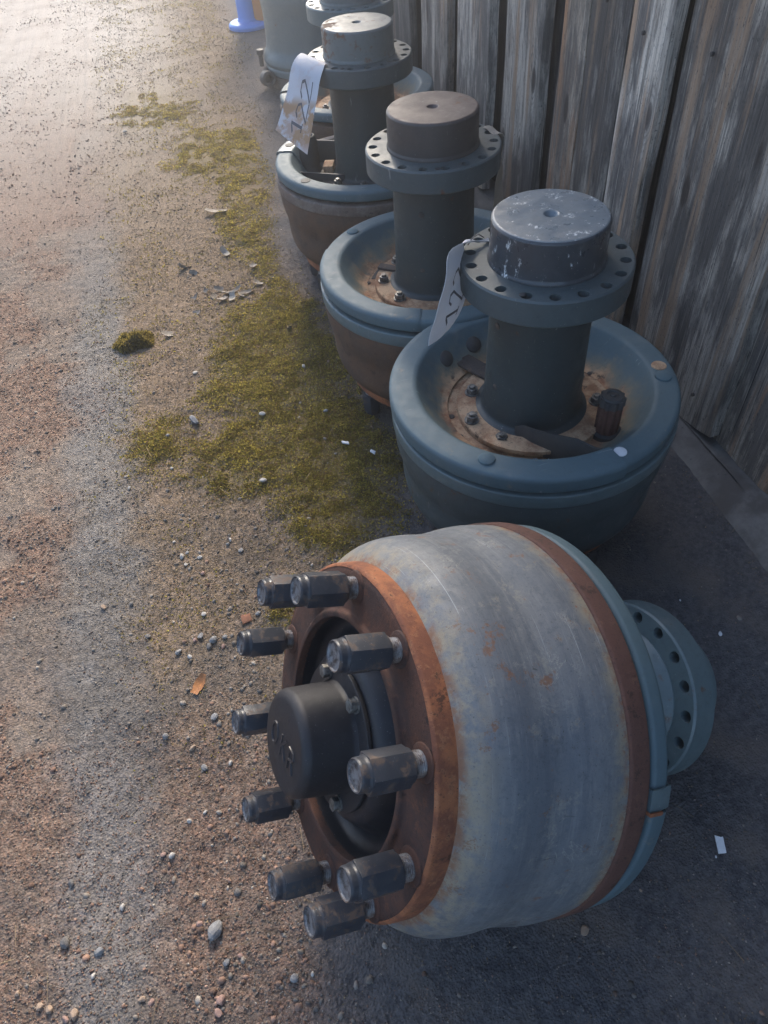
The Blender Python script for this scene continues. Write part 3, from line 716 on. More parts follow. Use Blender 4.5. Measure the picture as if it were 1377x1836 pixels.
# guard plate: curved upright strip from the tube to the rim
path = [(-129, .104), (-121, .116), (-112, .131), (-103, .147), (-96, .164), (-89, .186), (-83, .210), (-79, .235)]
v = []; f = []
for i, (aa, rr) in enumerate(path):
    aa = R(aa); x, y = rr*math.cos(aa), rr*math.sin(aa); d = Vector((x, y)).normalized(); dn = Vector((d.y, -d.x))*.0025
    zt = .352 + .034*i/7 + (.012 if 0 < i < 6 else 0); zb = .318 if i < 6 else .36
    for (s, z) in ((-1, zb), (-1, zt), (1, zt), (1, zb)): v.append((x+dn.x*s, y+dn.y*s, z))
for i in range(len(path)-1):
    for k in range(4): f.append((i*4+k, i*4+(k+1) % 4, i*4+4+(k+1) % 4, i*4+4+k))
f += [(3, 2, 1, 0), tuple((len(path)-1)*4+k for k in range(4))]
mk('guard_plate', pyd('guard_plate', v, f), 'iron', hub1, 30)
# mounting ear in front of the tube
ear = [(.118*math.cos(R(d)), .118*math.sin(R(d))) for d in range(-150, -95, 6)] + [(.158*math.cos(R(d)), .158*math.sin(R(d))) for d in range(-100, -152, -6)]
mk('mounting_ear', prism('mounting_ear', ear, .3225, .3300, .0012), 'silt', mf1, 30)
# steel tab on the left under the overlapping shield
tab = [(.10, .02), (.205, .03), (.205, -.012), (.10, -.018)]
o = mk('shield_bracket', prism('shield_bracket', tab, .334, .340, .0015), 'silt_dark', hub1, 30); o.rotation_euler = (R(0), R(0), R(113))

ms = []
for k in range(9):
    aa = R(random.uniform(-128, -92)); rr = random.uniform(.150, .178); w_ = random.uniform(.002, .006)
    ms.append(prism('f', [(rr*math.cos(aa)+w_*random.uniform(.6, 1.2)*math.cos(t), rr*math.sin(aa)+.7*w_*random.uniform(.6, 1.2)*math.sin(t)) for t in np.linspace(0, 5.4, 6)], .3078, .3092))
fl_ = mk('paint_flakes', join_mesh('paint_flakes', ms), 'white_scrap', bp1, smooth=False); fl_['kind'] = 'stuff'

hub2, dr2, bp2, mf2 = make_hub('upright axle hub with brown round end, second of the standing hubs',
    dict(drum='drum_brown', band='green', cap='brown_side', face='brown_cap', flange='green_mid', tube='green_dark', stud_ph=14, hole_ph=3, dowel=-104, seed=23,
         arcs=[(R(-115), R(150), 0), (R(150), R(245.2), .0015)], bolts=[(166, .124), (-150, .124), (122, .124), (75, .124), (30, .124), (-20, .124), (-65, .124)], boltmat='bolt_dark', rivets=[(160, .165)],
         tube_dots=[(-125, .53), (-125, .40)], dotmat='silt_dark'), loc=(.4968, 1.5461, .0))
plug(hub2, 128, .250, .3864, .0155, 'shield_clean')
# slot in the plate, its shade painted as a black patch, and its clip
slot_patch = [(r_*math.cos(R(d)), r_*math.sin(R(d))) for r_, dd in ((.150, range(128, 154, 4)), (.160, range(153, 127, -4))) for d in dd]
mk('slot_patch', prism('slot_patch', slot_patch, .3069, .3080), 'rubber', bp2, smooth=False)
o = mk('clip_plate', box('clip_plate', .05, .022, .006, .001, (.125, 0, .3215)), 'silt_dark', mf2); o.rotation_euler = (0, 0, R(140))
mk('seam_cover', lathe('seam_cover', close_prof(rounded(shield_prof(.0028), .006, 3), .003), 6, R(-122), R(-115.5), closed=True), 'shield_clean', hub2, 45)

hub3, dr3, bp3, mf3 = make_hub('upright axle hub with rusty brown drum and a paper tag marked 122 at its side',
    dict(drum='drum_brown', band='drum_pale_band', shield='shield_clean', plate='silt_dark', mflange='silt_dark', cap='grey_cap', flange='green_mid', tube='green_dark', stud_ph=20, hole_ph=6, dowel=-124, seed=37,
         arcs=[(R(-214), R(62), 0)], bolts=[(-150, .125), (-110, .125), (160, .125), (120, .124), (60, .125), (0, .125), (-60, .125)], boltmat='bolt_grey'), loc=(.5008, 2.2078, .006))
# dark inner bowl wall, bracket, rubber boot, guard plates
mk('shield_bracket', lathe('shield_bracket', close_prof(rounded(shield_prof(.004), .006, 3), .003), 10, R(140), R(157), closed=True), 'green', hub3, 45)
for aa, rr in ((-149, .248), (147, .250), (74, .246)):
    o = mk('shield_hole_disc', prism('shield_hole_disc', ngon(22, .014), 0, .0012, .0003), 'rubber', hub3); o.location = (rr*math.cos(R(aa)), rr*math.sin(R(aa)), .3864 if aa != 147 else .3905)  # flat black disc paints the shade inside each hole
bt = mk('rubber_boot', lathe('rubber_boot', rounded([(.036, .308), (.035, .33), (.030, .34), (.030, .40), (.026, .425), (.018, .428), (.016, .418), (.0, .415)], .004, 3), 28), 'rubber', hub3)
bt.location = (.185*math.cos(R(150)), .185*math.sin(R(150)), 0)
for (a0, r0, a1, r1, zt) in ((172, .215, -150, .098, .352), (128, .20, 100, .098, .385)):
    p0 = Vector((r0*math.cos(R(a0)), r0*math.sin(R(a0)), 0)); p1 = Vector((r1*math.cos(R(a1)), r1*math.sin(R(a1)), 0)); d = (p1-p0).normalized(); nn = Vector((-d.y, d.x, 0))*.003
    poly = [p0-nn, p1-nn, p1+nn, p0+nn]
    mk('guard_plate', prism('guard_plate', [(p.x, p.y) for p in poly], .309, zt, .001), 'iron', hub3, 30)
o = mk('spacer_block', box('spacer_block', .05, .03, .022, .002, (0, 0, .3322)), 'silt', hub3); o.location = (.12*math.cos(R(158)), .12*math.sin(R(158)), 0); o.rotation_euler = (0, 0, R(70))

hub4, dr4, bp4, mf4 = make_hub('upright axle hub farthest back along the wall, mostly hidden behind the tagged one',
    dict(drum='drum_brown', band='drum_brown', cap='grey_cap', flange='green', tube='green_dark', stud_ph=3, hole_ph=2, seed=51,
         arcs=[(R(-190), R(165), 0)], bolts=[(-170, .125), (-130, .125), (0, .125), (-40, .125), (60, .125)]), loc=(.618, 2.806, .0))

# ---- brake drum standing on its open end further back
bd = empty('loose_brake_drum', (.735, 4.28, 0)); tag(bd, 'large pale brake drum standing open end down behind the hubs', 'brake drum')
dp = rounded([(.250, .0), (.250, .060), (.262, .064), (.262, .088), (.257, .096), (.268, .110), (.262, .135), (.243, .165), (.238, .22), (.236, .32), (.243, .37), (.236, .43), (.20, .45), (.0, .452)], [0, .003, .003, .003, .003, .01, .012, .02, .03, .04, .02, .02, .01, 0], 4)
mk('drum_shell', lathe('drum_shell', dp, 96, wob=.001), 'green', bd, 40)
mk('drum_lip', lathe('drum_lip', rounded([(.249, .0), (.2555, .0), (.2555, .058), (.249, .059)], .002, 2, True), 96, closed=True), 'drum_pale_band', bd)
# ---- brake linkage on the ground before it
bl = empty('brake_linkage', (.475, 4.26, 0), (0, 0, R(25))); tag(bl, 'dark cast iron brake linkage with an open eye on the ground', 'linkage')
eye = join_mesh('linkage_eye', [lathe('e', rounded([(.020, -.045), (.034, -.045), (.036, .0), (.034, .045), (.020, .045)], .004, 3, True), 28, closed=True)])
o = mk('linkage_eye', eye, 'iron', bl); o.rotation_euler = (R(78), 0, R(-20)); o.location = (-.045, -.06, .055)
mk('linkage_arm', tube('linkage_arm', [(-.04, -.04, .05), (.0, .0, .06), (.04, .03, .075), (.06, .06, .12)], [.030, .028, .022, .014], 12), 'iron', bl)
o = mk('clamp_disc', lathe('clamp_disc', rounded([(.0, 0), (.062, .0), (.066, .006), (.062, .014), (.03, .020), (0, .022)], .003, 2), 30), 'iron', bl); o.rotation_euler = (R(65), 0, R(60)); o.location = (.03, -.005, .085)
mk('chamber_body', lathe('chamber_body', rounded([(.0, .0), (.05, .0), (.055, .03), (.055, .06), (.03, .075), (0, .077)], .006, 3), 28), 'iron', bl).location = (.10, -.03, .0)
o = mk('bolt', bolt_me, 'bolt_grey', bl); o.location = (.03, -.03, .105); o.rotation_euler = (R(60), 0, 0)
mk('shaft_knob', lathe('shaft_knob', rounded([(.0, .0), (.012, .0), (.012, .05), (.018, .055), (.018, .075), (0, .078)], .002, 2), 18), 'iron', bl).location = (-.005, .04, .085)
# ---- blue stand with orange board in the far background
st = empty('sign_stand', (.535, 5.44, 0)); tag(st, 'blue stand with round foot and orange board at the top edge', 'stand')
mk('foot_disc', lathe('foot_disc', rounded([(.125, .0), (.128, .018), (.115, .03), (.05, .04), (.0, .042)], .006, 3), 48), 'blue_plastic', st)
mk('post', lathe('post', rounded([(.070, .035), (.060, .05), (.055, .9), (.0, .905)], .006, 3), 32), 'blue_plastic', st)
o = mk('board_panel', box('board_panel', .13, .022, .95, .003, (.085, -.03, .03)), 'orange_plastic', st, 30); o.rotation_euler = (0, 0, R(-8))

# ------------------------------------------------------------------ paper tags
def make_tag(label, rows, mat, glyphs, nu=7, txt=None):
    """rows: list of (left point, right point) from top to bottom; sheet thickness .4 mm"""
    t = empty('paper_tag', rows[0][0]); tag(t, label, 'paper tag', 'paper tags hung on the hubs')
    base = Vector(rows[0][0]); pts = [(Vector(a)-base, Vector(b)-base) for a, b in rows]
    # smooth spline along rows
    def at(vv):
        s = vv*(len(pts)-1); i = min(int(s), len(pts)-2); k = s-i
        def cat(w):
            p0, p1, p2, p3 = (pts[max(0, min(len(pts)-1, i+j))][w] for j in (-1, 0, 1, 2))
            return .5*((2*p1)+(-p0+p2)*k+(2*p0-5*p1+4*p2-p3)*k*k+(-p0+3*p1-3*p2+p3)*k**3)
        return cat(0), cat(1)
    nvv = 26
    def P(u, w):
        l, r = at(min(max(w, 0), 1)); return l.lerp(r, u)
    def N(u, w):
        e = .01; a = P(min(u+e, 1), w)-P(max(u-e, 0), w); b = P(u, min(w+e, 1))-P(u, max(w-e, 0)); return a.cross(b).normalized()
    v = []; f = []
    for side in (0, 1):
        for i in range(nvv):
            for j in range(nu):
                u, w = j/(nu-1), i/(nvv-1); nn = N(u, w); wav = .0012*math.sin(u*5+w*9)+.0009*math.sin(w*23+u*3)
                v.append(P(u, w)+nn*(wav+(.0003 if side else -.0003)))
    k = nvv*nu
    for i in range(nvv-1):
        for j in range(nu-1):
            a = i*nu+j; f.append((a, a+1, a+nu+1, a+nu)); f.append((k+a, k+a+nu, k+a+nu+1, k+a+1))
    rim = [j for j in range(nu)] + [i*nu+nu-1 for i in range(1, nvv)] + [(nvv-1)*nu+j for j in range(nu-2, -1, -1)] + [i*nu for i in range(nvv-2, 0, -1)]
    for a, b in zip(rim, rim[1:]+rim[:1]): f.append((a, k+a, k+b, b))
    bm = bmesh.new(); t_ = pyd('s', v, f); bm.from_mesh(t_); bpy.data.meshes.remove(t_)
    mk('sheet', bm_mesh(bm, 'sheet'), mat, t, 60)
    sgn = 1 if N(.5, .6).dot(Vector((-.5, -.8, .6))) > 0 else -1
    for strokes in glyphs:
        ms = []
        for s in strokes:
            dense = []
            for a, b in zip(s, s[1:]):
                for q_ in np.linspace(0, 1, 5)[:-1]: dense.append((a[0]+(b[0]-a[0])*q_, a[1]+(b[1]-a[1])*q_))
            dense.append(s[-1])
            def place(u, w, h_):
                nn = N(u, w)*sgn; wav = (.0012*math.sin(u*5+w*9)+.0009*math.sin(w*23+u*3))*sgn
                return P(u, w)+nn*(wav+.0006+max(h_, 0)*.15)
            # stroke width is given in u; v is longer so scale
            ms.append(ribbon('k', dense, .026, place, .001))
        mk('numeral', join_mesh('numeral', ms), 'marker', t)
    return t
def two(v0, h=.16, u0=.30, u1=.80):   # a '2' lying on its side, reading upwards
    L = lambda a, b: (u0+(u1-u0)*a, v0+h*b)
    return [[L(.2, 1.0), L(.0, .75), L(.05, .35), L(.3, .2), L(1.0, 1.0), L(1.0, 0.0)]]
def one(v0, h=.12, u0=.30, u1=.80):
    L = lambda a, b: (u0+(u1-u0)*a, v0+h*b)
    return [[L(.35, 1.0), L(.05, .35), L(1.0, .25)], [L(1.0, .65), L(1.0, -.1)]]
tag3 = make_tag('stained white paper tag marked 122 hanging from the rusty hub flange',
    [((.372, 2.245, .6515), (.400, 2.150, .6515)), ((.345, 2.225, .667), (.385, 2.125, .656)), ((.315, 2.195, .655), (.362, 2.100, .622)), ((.288, 2.175, .600), (.342, 2.085, .570)), ((.262, 2.165, .555), (.322, 2.075, .520)), ((.235, 2.155, .512), (.300, 2.065, .467))],
    'paper_stained', [two(.42, .17, .42, .78), two(.60, .17, .42, .78), one(.80, .10, .34, .7)])
tag1 = make_tag('white paper tag with black numerals hanging beside the nearest standing hub',
    [((.4629, 1.13, .6355), (.4636, 1.11, .6355)), ((.3725, 1.06, .6690), (.417, 1.12, .6445)), ((.3473, 1.02, .6502), (.4133, 1.10, .6154)), ((.329, 1.0, .6149), (.4047, 1.08, .583)), ((.3157, .99, .582), (.3937, 1.065, .5544)), ((.3021, .98, .5481), (.3638, 1.05, .5204))],
    'paper', [two(.38, .15, .4, .85), two(.56, .15, .4, .85), one(.78, .10, .4, .8)])
def tie(parent, pts):
    b0 = parent.location; mk('tie_wire', tube('tie_wire', [Vector(p)-b0 for p in pts], .0011, 6), 'iron', parent)
tie(tag3, [(.392, 2.19, .6412), (.386, 2.185, .650), (.380, 2.180, .646), (.372, 2.178, .634), (.378, 2.182, .622)])
tie(tag1, [(.452, 1.124, .6410), (.440, 1.120, .652), (.428, 1.116, .650), (.418, 1.112, .640)])
tag2 = make_tag('beige paper tag hanging on the wall side of the brown-ended hub',
    [((.622, 1.58, .6455), (.628, 1.54, .6455)), ((.648, 1.58, .640), (.652, 1.53, .638)), ((.668, 1.575, .58), (.640, 1.52, .58)), ((.672, 1.57, .52), (.632, 1.52, .52)), ((.675, 1.57, .45), (.630, 1.52, .45))],
    'paper_beige', [])

# ------------------------------------------------------------------ loose ground cover
HUBS = [(.531, 1.037, .21), (.4968, 1.5461, .21), (.5008, 2.2078, .21), (.618, 2.806, .21), (.735, 4.28, .24)]
def soup(name, base_v, base_f, pos, size, rotm, jit, colors, mat, squash=None):
    """many small pieces as one mesh with a tint per piece"""
    n_ = len(pos); nb = len(base_v)
    V = np.repeat(base_v[None], n_, 0) * (1 + jit)
    V = V*size[:, None, :]
    V = np.einsum('nij,nkj->nki', rotm, V) + pos[:, None, :]
    F = (base_f[None] + (np.arange(n_)*nb)[:, None, None]).reshape(-1, base_f.shape[1])
    me = bpy.data.meshes.new(name); me.vertices.add(n_*nb); me.vertices.foreach_set('co', V.ravel())
    k = F.shape[1]
    me.loops.add(F.size); me.loops.foreach_set('vertex_index', F.ravel().astype(np.int32)); me.polygons.add(len(F))
    me.polygons.foreach_set('loop_start', np.arange(0, F.size, k)); me.polygons.foreach_set('loop_total', np.full(len(F), k))
    me.update(calc_edges=True)
    at = me.color_attributes.new('tint', 'FLOAT_COLOR', 'POINT')
    C4 = np.ones((n_, nb, 4)); C4[:, :, :3] = colors[:, None, :]; at.data.foreach_set('color', C4.ravel())
    return mk(name, me, mat, None, smooth=False)
def rots(n_, tilt=6.28):
    q = rng.normal(size=(n_, 4)); q /= np.linalg.norm(q, axis=1)[:, None]
    w, x, y, z = q.T
    return np.stack([np.stack([1-2*(y*y+z*z), 2*(x*y-z*w), 2*(x*z+y*w)], 1), np.stack([2*(x*y+z*w), 1-2*(x*x+z*z), 2*(y*z-x*w)], 1), np.stack([2*(x*z-y*w), 2*(y*z+x*w), 1-2*(x*x+y*y)], 1)], 1)
def yawrots(n_, tilt=.3):
    a = rng.uniform(0, 6.283, n_); c, s = np.cos(a), np.sin(a); t = rng.normal(0, tilt, n_); ct, st_ = np.cos(t), np.sin(t)
    Rz = np.zeros((n_, 3, 3)); Rz[:, 0, 0] = c; Rz[:, 0, 1] = -s; Rz[:, 1, 0] = s; Rz[:, 1, 1] = c; Rz[:, 2, 2] = 1
    Rx = np.zeros((n_, 3, 3)); Rx[:, 0, 0] = 1; Rx[:, 1, 1] = ct; Rx[:, 1, 2] = -st_; Rx[:, 2, 1] = st_; Rx[:, 2, 2] = ct
    return Rz@Rx
m = Mat('loose_stone'); c = m.attr('tint'); c = m.mix(m.ramp(m.noise(160, 4, .7, vec=m.obj), .35, .7, 0, .55), c, m.mix(.5, c, (.05, .045, .04)))
MATS['stone'] = m.done(c, .92, 0, m.noise(500, 3, vec=m.obj), .4, .001, .12)
m = Mat('moss_leaf'); c = m.attr('tint'); MATS['moss'] = m.done(c, .8, 0, spec=.15)
tr = m.n.new('ShaderNodeBsdfTranslucent'); m.l.new(c, tr.inputs[0]); mx = m.n.new('ShaderNodeMixShader'); mx.inputs[0].default_value = .5
m.l.new(m.b.outputs[0], mx.inputs[1]); m.l.new(tr.outputs[0], mx.inputs[2]); m.l.new(mx.outputs[0], m.n['Material Output'].inputs[0])
m = Mat('dry_litter'); c = m.attr('tint'); MATS['litter'] = m.done(c, .8, 0, spec=.2)

OCT_V = np.array([(1, 0, 0), (-1, 0, 0), (0, 1, 0), (0, -1, 0), (0, 0, 1), (0, 0, -1)], float)*.6
OCT_F = np.array([(0, 2, 4), (2, 1, 4), (1, 3, 4), (3, 0, 4), (2, 0, 5), (1, 2, 5), (3, 1, 5), (0, 3, 5)])
bm = bmesh.new(); bmesh.ops.create_icosphere(bm, subdivisions=1, radius=.55); ICO_V = np.array([v.co[:] for v in bm.verts]); ICO_F = np.array([[v.index for v in f.verts] for f in bm.faces]); bm.free()
STONE_COL = np.array([(.175, .152, .130), (.22, .19, .16), (.145, .128, .112), (.21, .135, .10), (.26, .162, .118), (.31, .27, .225), (.17, .105, .078), (.12, .108, .098)])
def stone_cols(x, y, n_):
    moss, asph, lit, red = zones(x, y)
    w = np.stack([.9-.3*red, .6+0*red, .5+.6*asph, .25+1.0*red, .12+.65*red, .22+0*red, .10+.55*red, .2+.9*asph], 1); w /= w.sum(1)[:, None]
    k = (rng.random(n_)[:, None] > np.cumsum(w, 1)).sum(1).clip(0, 7)
    return STONE_COL[k]*rng.uniform(.55, 1.40, (n_, 1))
def field(n_, dens):
    """sample ground points, denser close to the camera"""
    X_, Y_ = [], []; tot = 0
    while tot < n_:
        k = n_*3; x = rng.uniform(-1.5, 1.0, k); y = .02 + 9*rng.random(k)**2.3
        ok = rng.random(k) < dens(x, y)
        for (hx, hy, hr) in HUBS: ok &= (x-hx)**2+(y-hy)**2 > hr*hr
        x, y = x[ok], y[ok]; X_.append(x); Y_.append(y); tot += len(x)
    return np.concatenate(X_)[:n_], np.concatenate(Y_)[:n_]
def d_grit(x, y):
    moss, asph, lit, red = zones(x, y); cl = sstep(.38, .62, fbm(x, y, 9, 91, 4))
    return np.clip((.12+.55*cl+.65*red)*(1-.6*moss)*(1-.72*asph)*(1-.35*lit), 0, 1)*(.12+.88*sstep(3.4, 1.4, y))
N1 = 150000
x, y = field(N1, d_grit); s = (.0010+.0024*rng.random(N1)**2.5)*(1+.25*y)
soup('gravel_grit', OCT_V, OCT_F, np.stack([x, y, gz(x, y)+s*.10], 1), s[:, None]*rng.uniform(.7, 1.5, (N1, 3)), rots(N1), rng.uniform(-.25, .25, (N1, 6, 3)), stone_cols(x, y, N1), 'stone')
tag(bpy.data.objects['gravel_grit'], 'fine brown and grey grit strewn over the yard', 'grit', kind='stuff')
def d_grav(x, y):
    moss, asph, lit, red = zones(x, y); cl = sstep(.45, .70, fbm(x, y, 6, 95, 4))
    band = np.exp(-((x+.16+.10*(y-1))/.09)**2)*sstep(.35, .6, y)*sstep(1.5, 1.0, y)
    return np.clip((.05+.5*cl*(.3+red)+.6*band)*(1-.8*moss)*(1-.85*asph), 0, 1)
N2 = 15000
x, y = field(N2, d_grav); s = .0026+.0085*rng.random(N2)**3.2
soup('gravel_stones', ICO_V, ICO_F, np.stack([x, y, gz(x, y)+s*.03], 1), s[:, None]*rng.uniform(.6, 1.4, (N2, 3))*np.array([1, 1, .7]), yawrots(N2, .5), rng.uniform(-.22, .22, (N2, 12, 3)), stone_cols(x, y, N2), 'stone')
tag(bpy.data.objects['gravel_stones'], 'small mixed gravel stones strewn over the yard', 'gravel', kind='stuff')

# moss: short upright leaflets in clumps
def d_moss(x, y):
    moss, asph, lit, red = zones(x, y); return .035*lit*sstep(.45, .6, fbm(x, y, 9, 131, 3))+moss*(.25+.75*sstep(.40, .62, fbm(x, y, 24, 101, 4)))
N3 = 150000
x, y = field(N3, d_moss); s = (.0024+.0042*rng.random(N3)**1.5)*(1+.2*y)
BL_V = np.array([(-.5, 0, 0), (.5, 0, 0), (.15, .25, 1.0), (-.35, .1, .7)]); BL_F = np.array([(0, 1, 2, 3)])
u = fbm(x, y, 18, 111, 3)[:, None]; w = rng.random((N3, 1))
cm = (1-u)*np.array([.17, .142, .035]) + u*np.array([.43, .345, .080]); cm = cm*(.55+.8*w); br_ = (rng.random((N3, 1)) < .25); cm = np.where(br_, np.array([.20, .13, .06])*(.6+.7*w), cm)
soup('moss_carpet', BL_V, BL_F, np.stack([x, y, gz(x, y)-.001+.003*fbm(x, y, 40, 7, 2)], 1), s[:, None]*rng.uniform(.7, 1.2, (N3, 3))*np.array([.7, 1, .6]), yawrots(N3, 1.0), rng.uniform(-.15, .15, (N3, 4, 3)), cm, 'moss')
tag(bpy.data.objects['moss_carpet'], 'olive yellow moss carpet growing along the hub row', 'moss', kind='stuff')
# brown litter: dry moss and needle crumbs round the moss
def d_lit(x, y):
    moss, asph, lit, red = zones(x, y); return np.clip(lit*(.25+.9*sstep(.4, .62, fbm(x, y, 12, 121, 3)))*(1-.55*moss)+.10*moss+.03+.45*np.exp(-((x-.955)/.05)**2)*sstep(.35, .6, fbm(x, y, 10, 141, 3)), 0, 1)
N4 = 60000
x, y = field(N4, d_lit); s = (.0030+.0060*rng.random(N4)**1.5)*(1+.22*y)
w = rng.random((N4, 1)); u = rng.random((N4, 1)); cl_ = (1-u)*np.array([.10, .070, .040])+u*np.array([.27, .20, .115]); cl_ *= (.6+.7*w)
soup('dry_crumbs', BL_V, BL_F, np.stack([x, y, gz(x, y)+.0005], 1), s[:, None]*rng.uniform(.7, 1.3, (N4, 3))*np.array([.40, 1, .22]), yawrots(N4, .35), rng.uniform(-.15, .15, (N4, 4, 3)), cl_, 'litter')
tag(bpy.data.objects['dry_crumbs'], 'brown dry moss and needle crumbs around the moss', 'litter', kind='stuff')
# pine needles
N5 = 900
def d_need(x, y):
    moss, asph, lit, red = zones(x, y); return np.clip(.25+.75*lit, 0, 1)*(1-.75*asph)
x, y = field(N5, d_need); L = rng.uniform(.018, .045, N5)
ND_V = np.array([(0, -.5, 0), (.05, -.5, .03), (.03, .5, .02), (0, .5, .05)]); ND_F = np.array([(0, 1, 2, 3)])
cn = np.array([.26, .19, .11])*rng.uniform(.4, 1.15, (N5, 1))
soup('pine_needles', ND_V, ND_F, np.stack([x, y, gz(x, y)+.006+.003*rng.random(N5)], 1), L[:, None]*np.array([.55, 1, .6]), yawrots(N5, .12), rng.uniform(-.1, .1, (N5, 4, 3)), cn, 'litter')
tag(bpy.data.objects['pine_needles'], 'scattered tan pine needles on the ground', 'needles', kind='stuff')

# ------------------------------------------------------------------ single small things
def ground_at(px, py, zz=0.):
    """point of the ground that was measured at (px, py) of the photograph"""
    d = fw*1298.6 + rt*(px-688.5) - up*(py-918.); return Vector((0, 0, CAM_H)) + d*((zz-CAM_H)/d.z)
def rock(name, loc, size, mat, seed, rotz=0., sub=2, smooth=False):
    r2 = np.random.default_rng(seed); bm = bmesh.new(); bmesh.ops.create_icosphere(bm, subdivisions=sub, radius=.5)
    dirs = r2.normal(size=(9, 3)); dirs /= np.linalg.norm(dirs, axis=1)[:, None]; off = r2.uniform(.28, .44, 9)
    for v in bm.verts:
        p = np.array(v.co[:])
        for d, o_ in zip(dirs, off):
            k = p@d
            if k > o_: p = p - d*(k-o_)*.85
        v.co = Vector(p*np.array(size))
    me = bm_mesh(bm, name); o = mk(name, me, mat, None, 30, smooth); o.location = loc; o.rotation_euler = (0, 0, rotz); return o
for k_, c1, c2 in (('st_grey', (.22, .215, .21), (.15, .145, .14)), ('st_pink', (.30, .185, .145), (.22, .14, .115)), ('st_dark', (.10, .092, .086), (.14, .13, .12)), ('st_pale', (.40, .37, .33), (.30, .28, .25)), ('st_tan', (.33, .24, .17), (.24, .17, .12))):
    MATS[k_] = plain('pebble_'+k_, c1, c2, 90, .8, .4)
# pebbles that stand out, as measured: (px, py, size in mm, tone)
PEB = [(385, 1668, 30, 'st_grey'), (355, 1655, 14, 'st_pink'), (395, 1793, 17, 'st_pink'), (390, 1815, 13, 'st_pink'), (72, 1805, 15, 'st_tan'), (88, 1810, 13, 'st_tan'), (133, 1820, 16, 'st_tan'), (118, 1828, 12, 'st_pink'), (118, 1690, 20, 'st_dark'), (178, 1705, 16, 'st_grey'),
       (128, 1583, 13, 'st_dark'), (218, 1625, 12, 'st_pale'), (308, 1533, 14, 'st_pale'), (292, 1532, 11, 'st_pink'), (345, 1340, 13, 'st_tan'), (338, 1470, 11, 'st_pale'), (367, 1455, 10, 'st_pale'), (405, 1725, 13, 'st_grey'), (527, 1754, 15, 'st_grey'), (298, 1322, 16, 'st_grey'), (32, 1782, 10, 'st_tan'),
       (350, 1603, 10, 'st_tan'), (168, 1750, 10, 'st_pale'), (255, 1792, 11, 'st_tan'), (270, 1797, 10, 'st_pink'), (360, 1140, 17, 'st_grey'), (383, 1147, 19, 'st_grey'), (375, 1158, 16, 'st_dark'), (403, 1142, 14, 'st_grey'), (400, 1158, 12, 'st_pink'), (350, 1148, 13, 'st_pink'), (320, 1168, 17, 'st_grey'), (340, 1178, 13, 'st_pale'),
       (365, 1100, 14, 'st_pale'), (326, 997, 15, 'st_pale'), (358, 998, 13, 'st_pale'), (333, 1012, 12, 'st_pale'), (335, 990, 11, 'st_grey'), (364, 1027, 12, 'st_pink'), (413, 968, 12, 'st_pale'), (432, 986, 13, 'st_grey'), (408, 975, 11, 'st_grey'), (312, 970, 9, 'st_pale'), (462, 1098, 15, 'st_grey'), (264, 1140, 13, 'st_dark'),
       (186, 1091, 14, 'st_tan'), (385, 1285, 17, 'st_grey'), (365, 1373, 14, 'st_grey'), (412, 1365, 12, 'st_pale'), (236, 1083, 13, 'st_dark'), (472, 748, 19, 'st_pale'), (472, 866, 19, 'st_pale'), (545, 661, 16, 'st_pale'), (350, 668, 15, 'st_pale'), (303, 785, 15, 'st_grey'), (308, 840, 10, 'st_pale'), (232, 876, 13, 'st_grey'),
       (1048, 1668, 17, 'st_tan'), (585, 742, 15, 'st_grey'), (393, 1298, 10, 'st_dark'), (430, 1712, 9, 'st_pink'), (1150, 1595, 6, 'st_tan'), (560, 1745, 8, 'st_pale'), (225, 238, 26, 'st_pale')]
words_ = {'st_grey': 'grey', 'st_pink': 'pinkish', 'st_dark': 'dark', 'st_pale': 'pale', 'st_tan': 'tan'}
MARKS = [('below the lowest lug nuts', 430, 1740), ('in the bottom left corner', 60, 1800), ('near the left part of the bottom edge', 260, 1790), ('left of the lower lug nuts', 320, 1560), ('beside the orange dry leaf', 360, 1240), ('left of the topmost lug nuts', 370, 1130),
         ('in the stony strip above the lug nuts', 370, 990), ('at the left edge of the lower moss', 300, 850), ('in the middle of the moss', 490, 790), ('in the upper moss', 500, 660), ('on the grey track at left', 190, 1090), ('on the dark asphalt below the lying drum', 1080, 1650), ('on the far bare ground', 225, 238)]
ORD = ['uppermost', 'second highest', 'third highest', 'fourth highest', 'fifth highest', 'sixth highest', 'seventh highest']
def place_words(items):
    """items: (key word, px, py) -> wording that singles each out by landmark, then by its order from the top"""
    keys = [(w, min(MARKS, key=lambda q: (q[1]-px)**2+(q[2]-py)**2)[0]) for w, px, py in items]
    out = []
    for i_, k_ in enumerate(keys):
        same = sorted((items[j_][2], items[j_][1], j_) for j_, kk in enumerate(keys) if kk == k_)
        out.append((k_[1], '' if len(same) == 1 else ORD[min(6, [q[2] for q in same].index(i_))]))
    return out
lab_ = place_words([(words_[q[3]], q[0], q[1]) for q in PEB])
for i, (px, py, s, tone) in enumerate(PEB):
    p = ground_at(px, py); s_ = s*.001*.95; p.z = float(gz(p.x, p.y)) + s_*.22
    o = rock('pebble', p, (s_*random.uniform(.95, 1.25), s_*random.uniform(.75, 1.0), s_*random.uniform(.55, .75)), tone, 500+i, random.uniform(0, 6))
    if i == 0: tag(o, 'largest grey stone, lower left of the lowest lug nut', 'stone')
    else: tag(o, '%s %s pebble %s' % (lab_[i][1] or 'single', words_[tone], lab_[i][0]), 'pebble', 'loose pebbles on the grit')
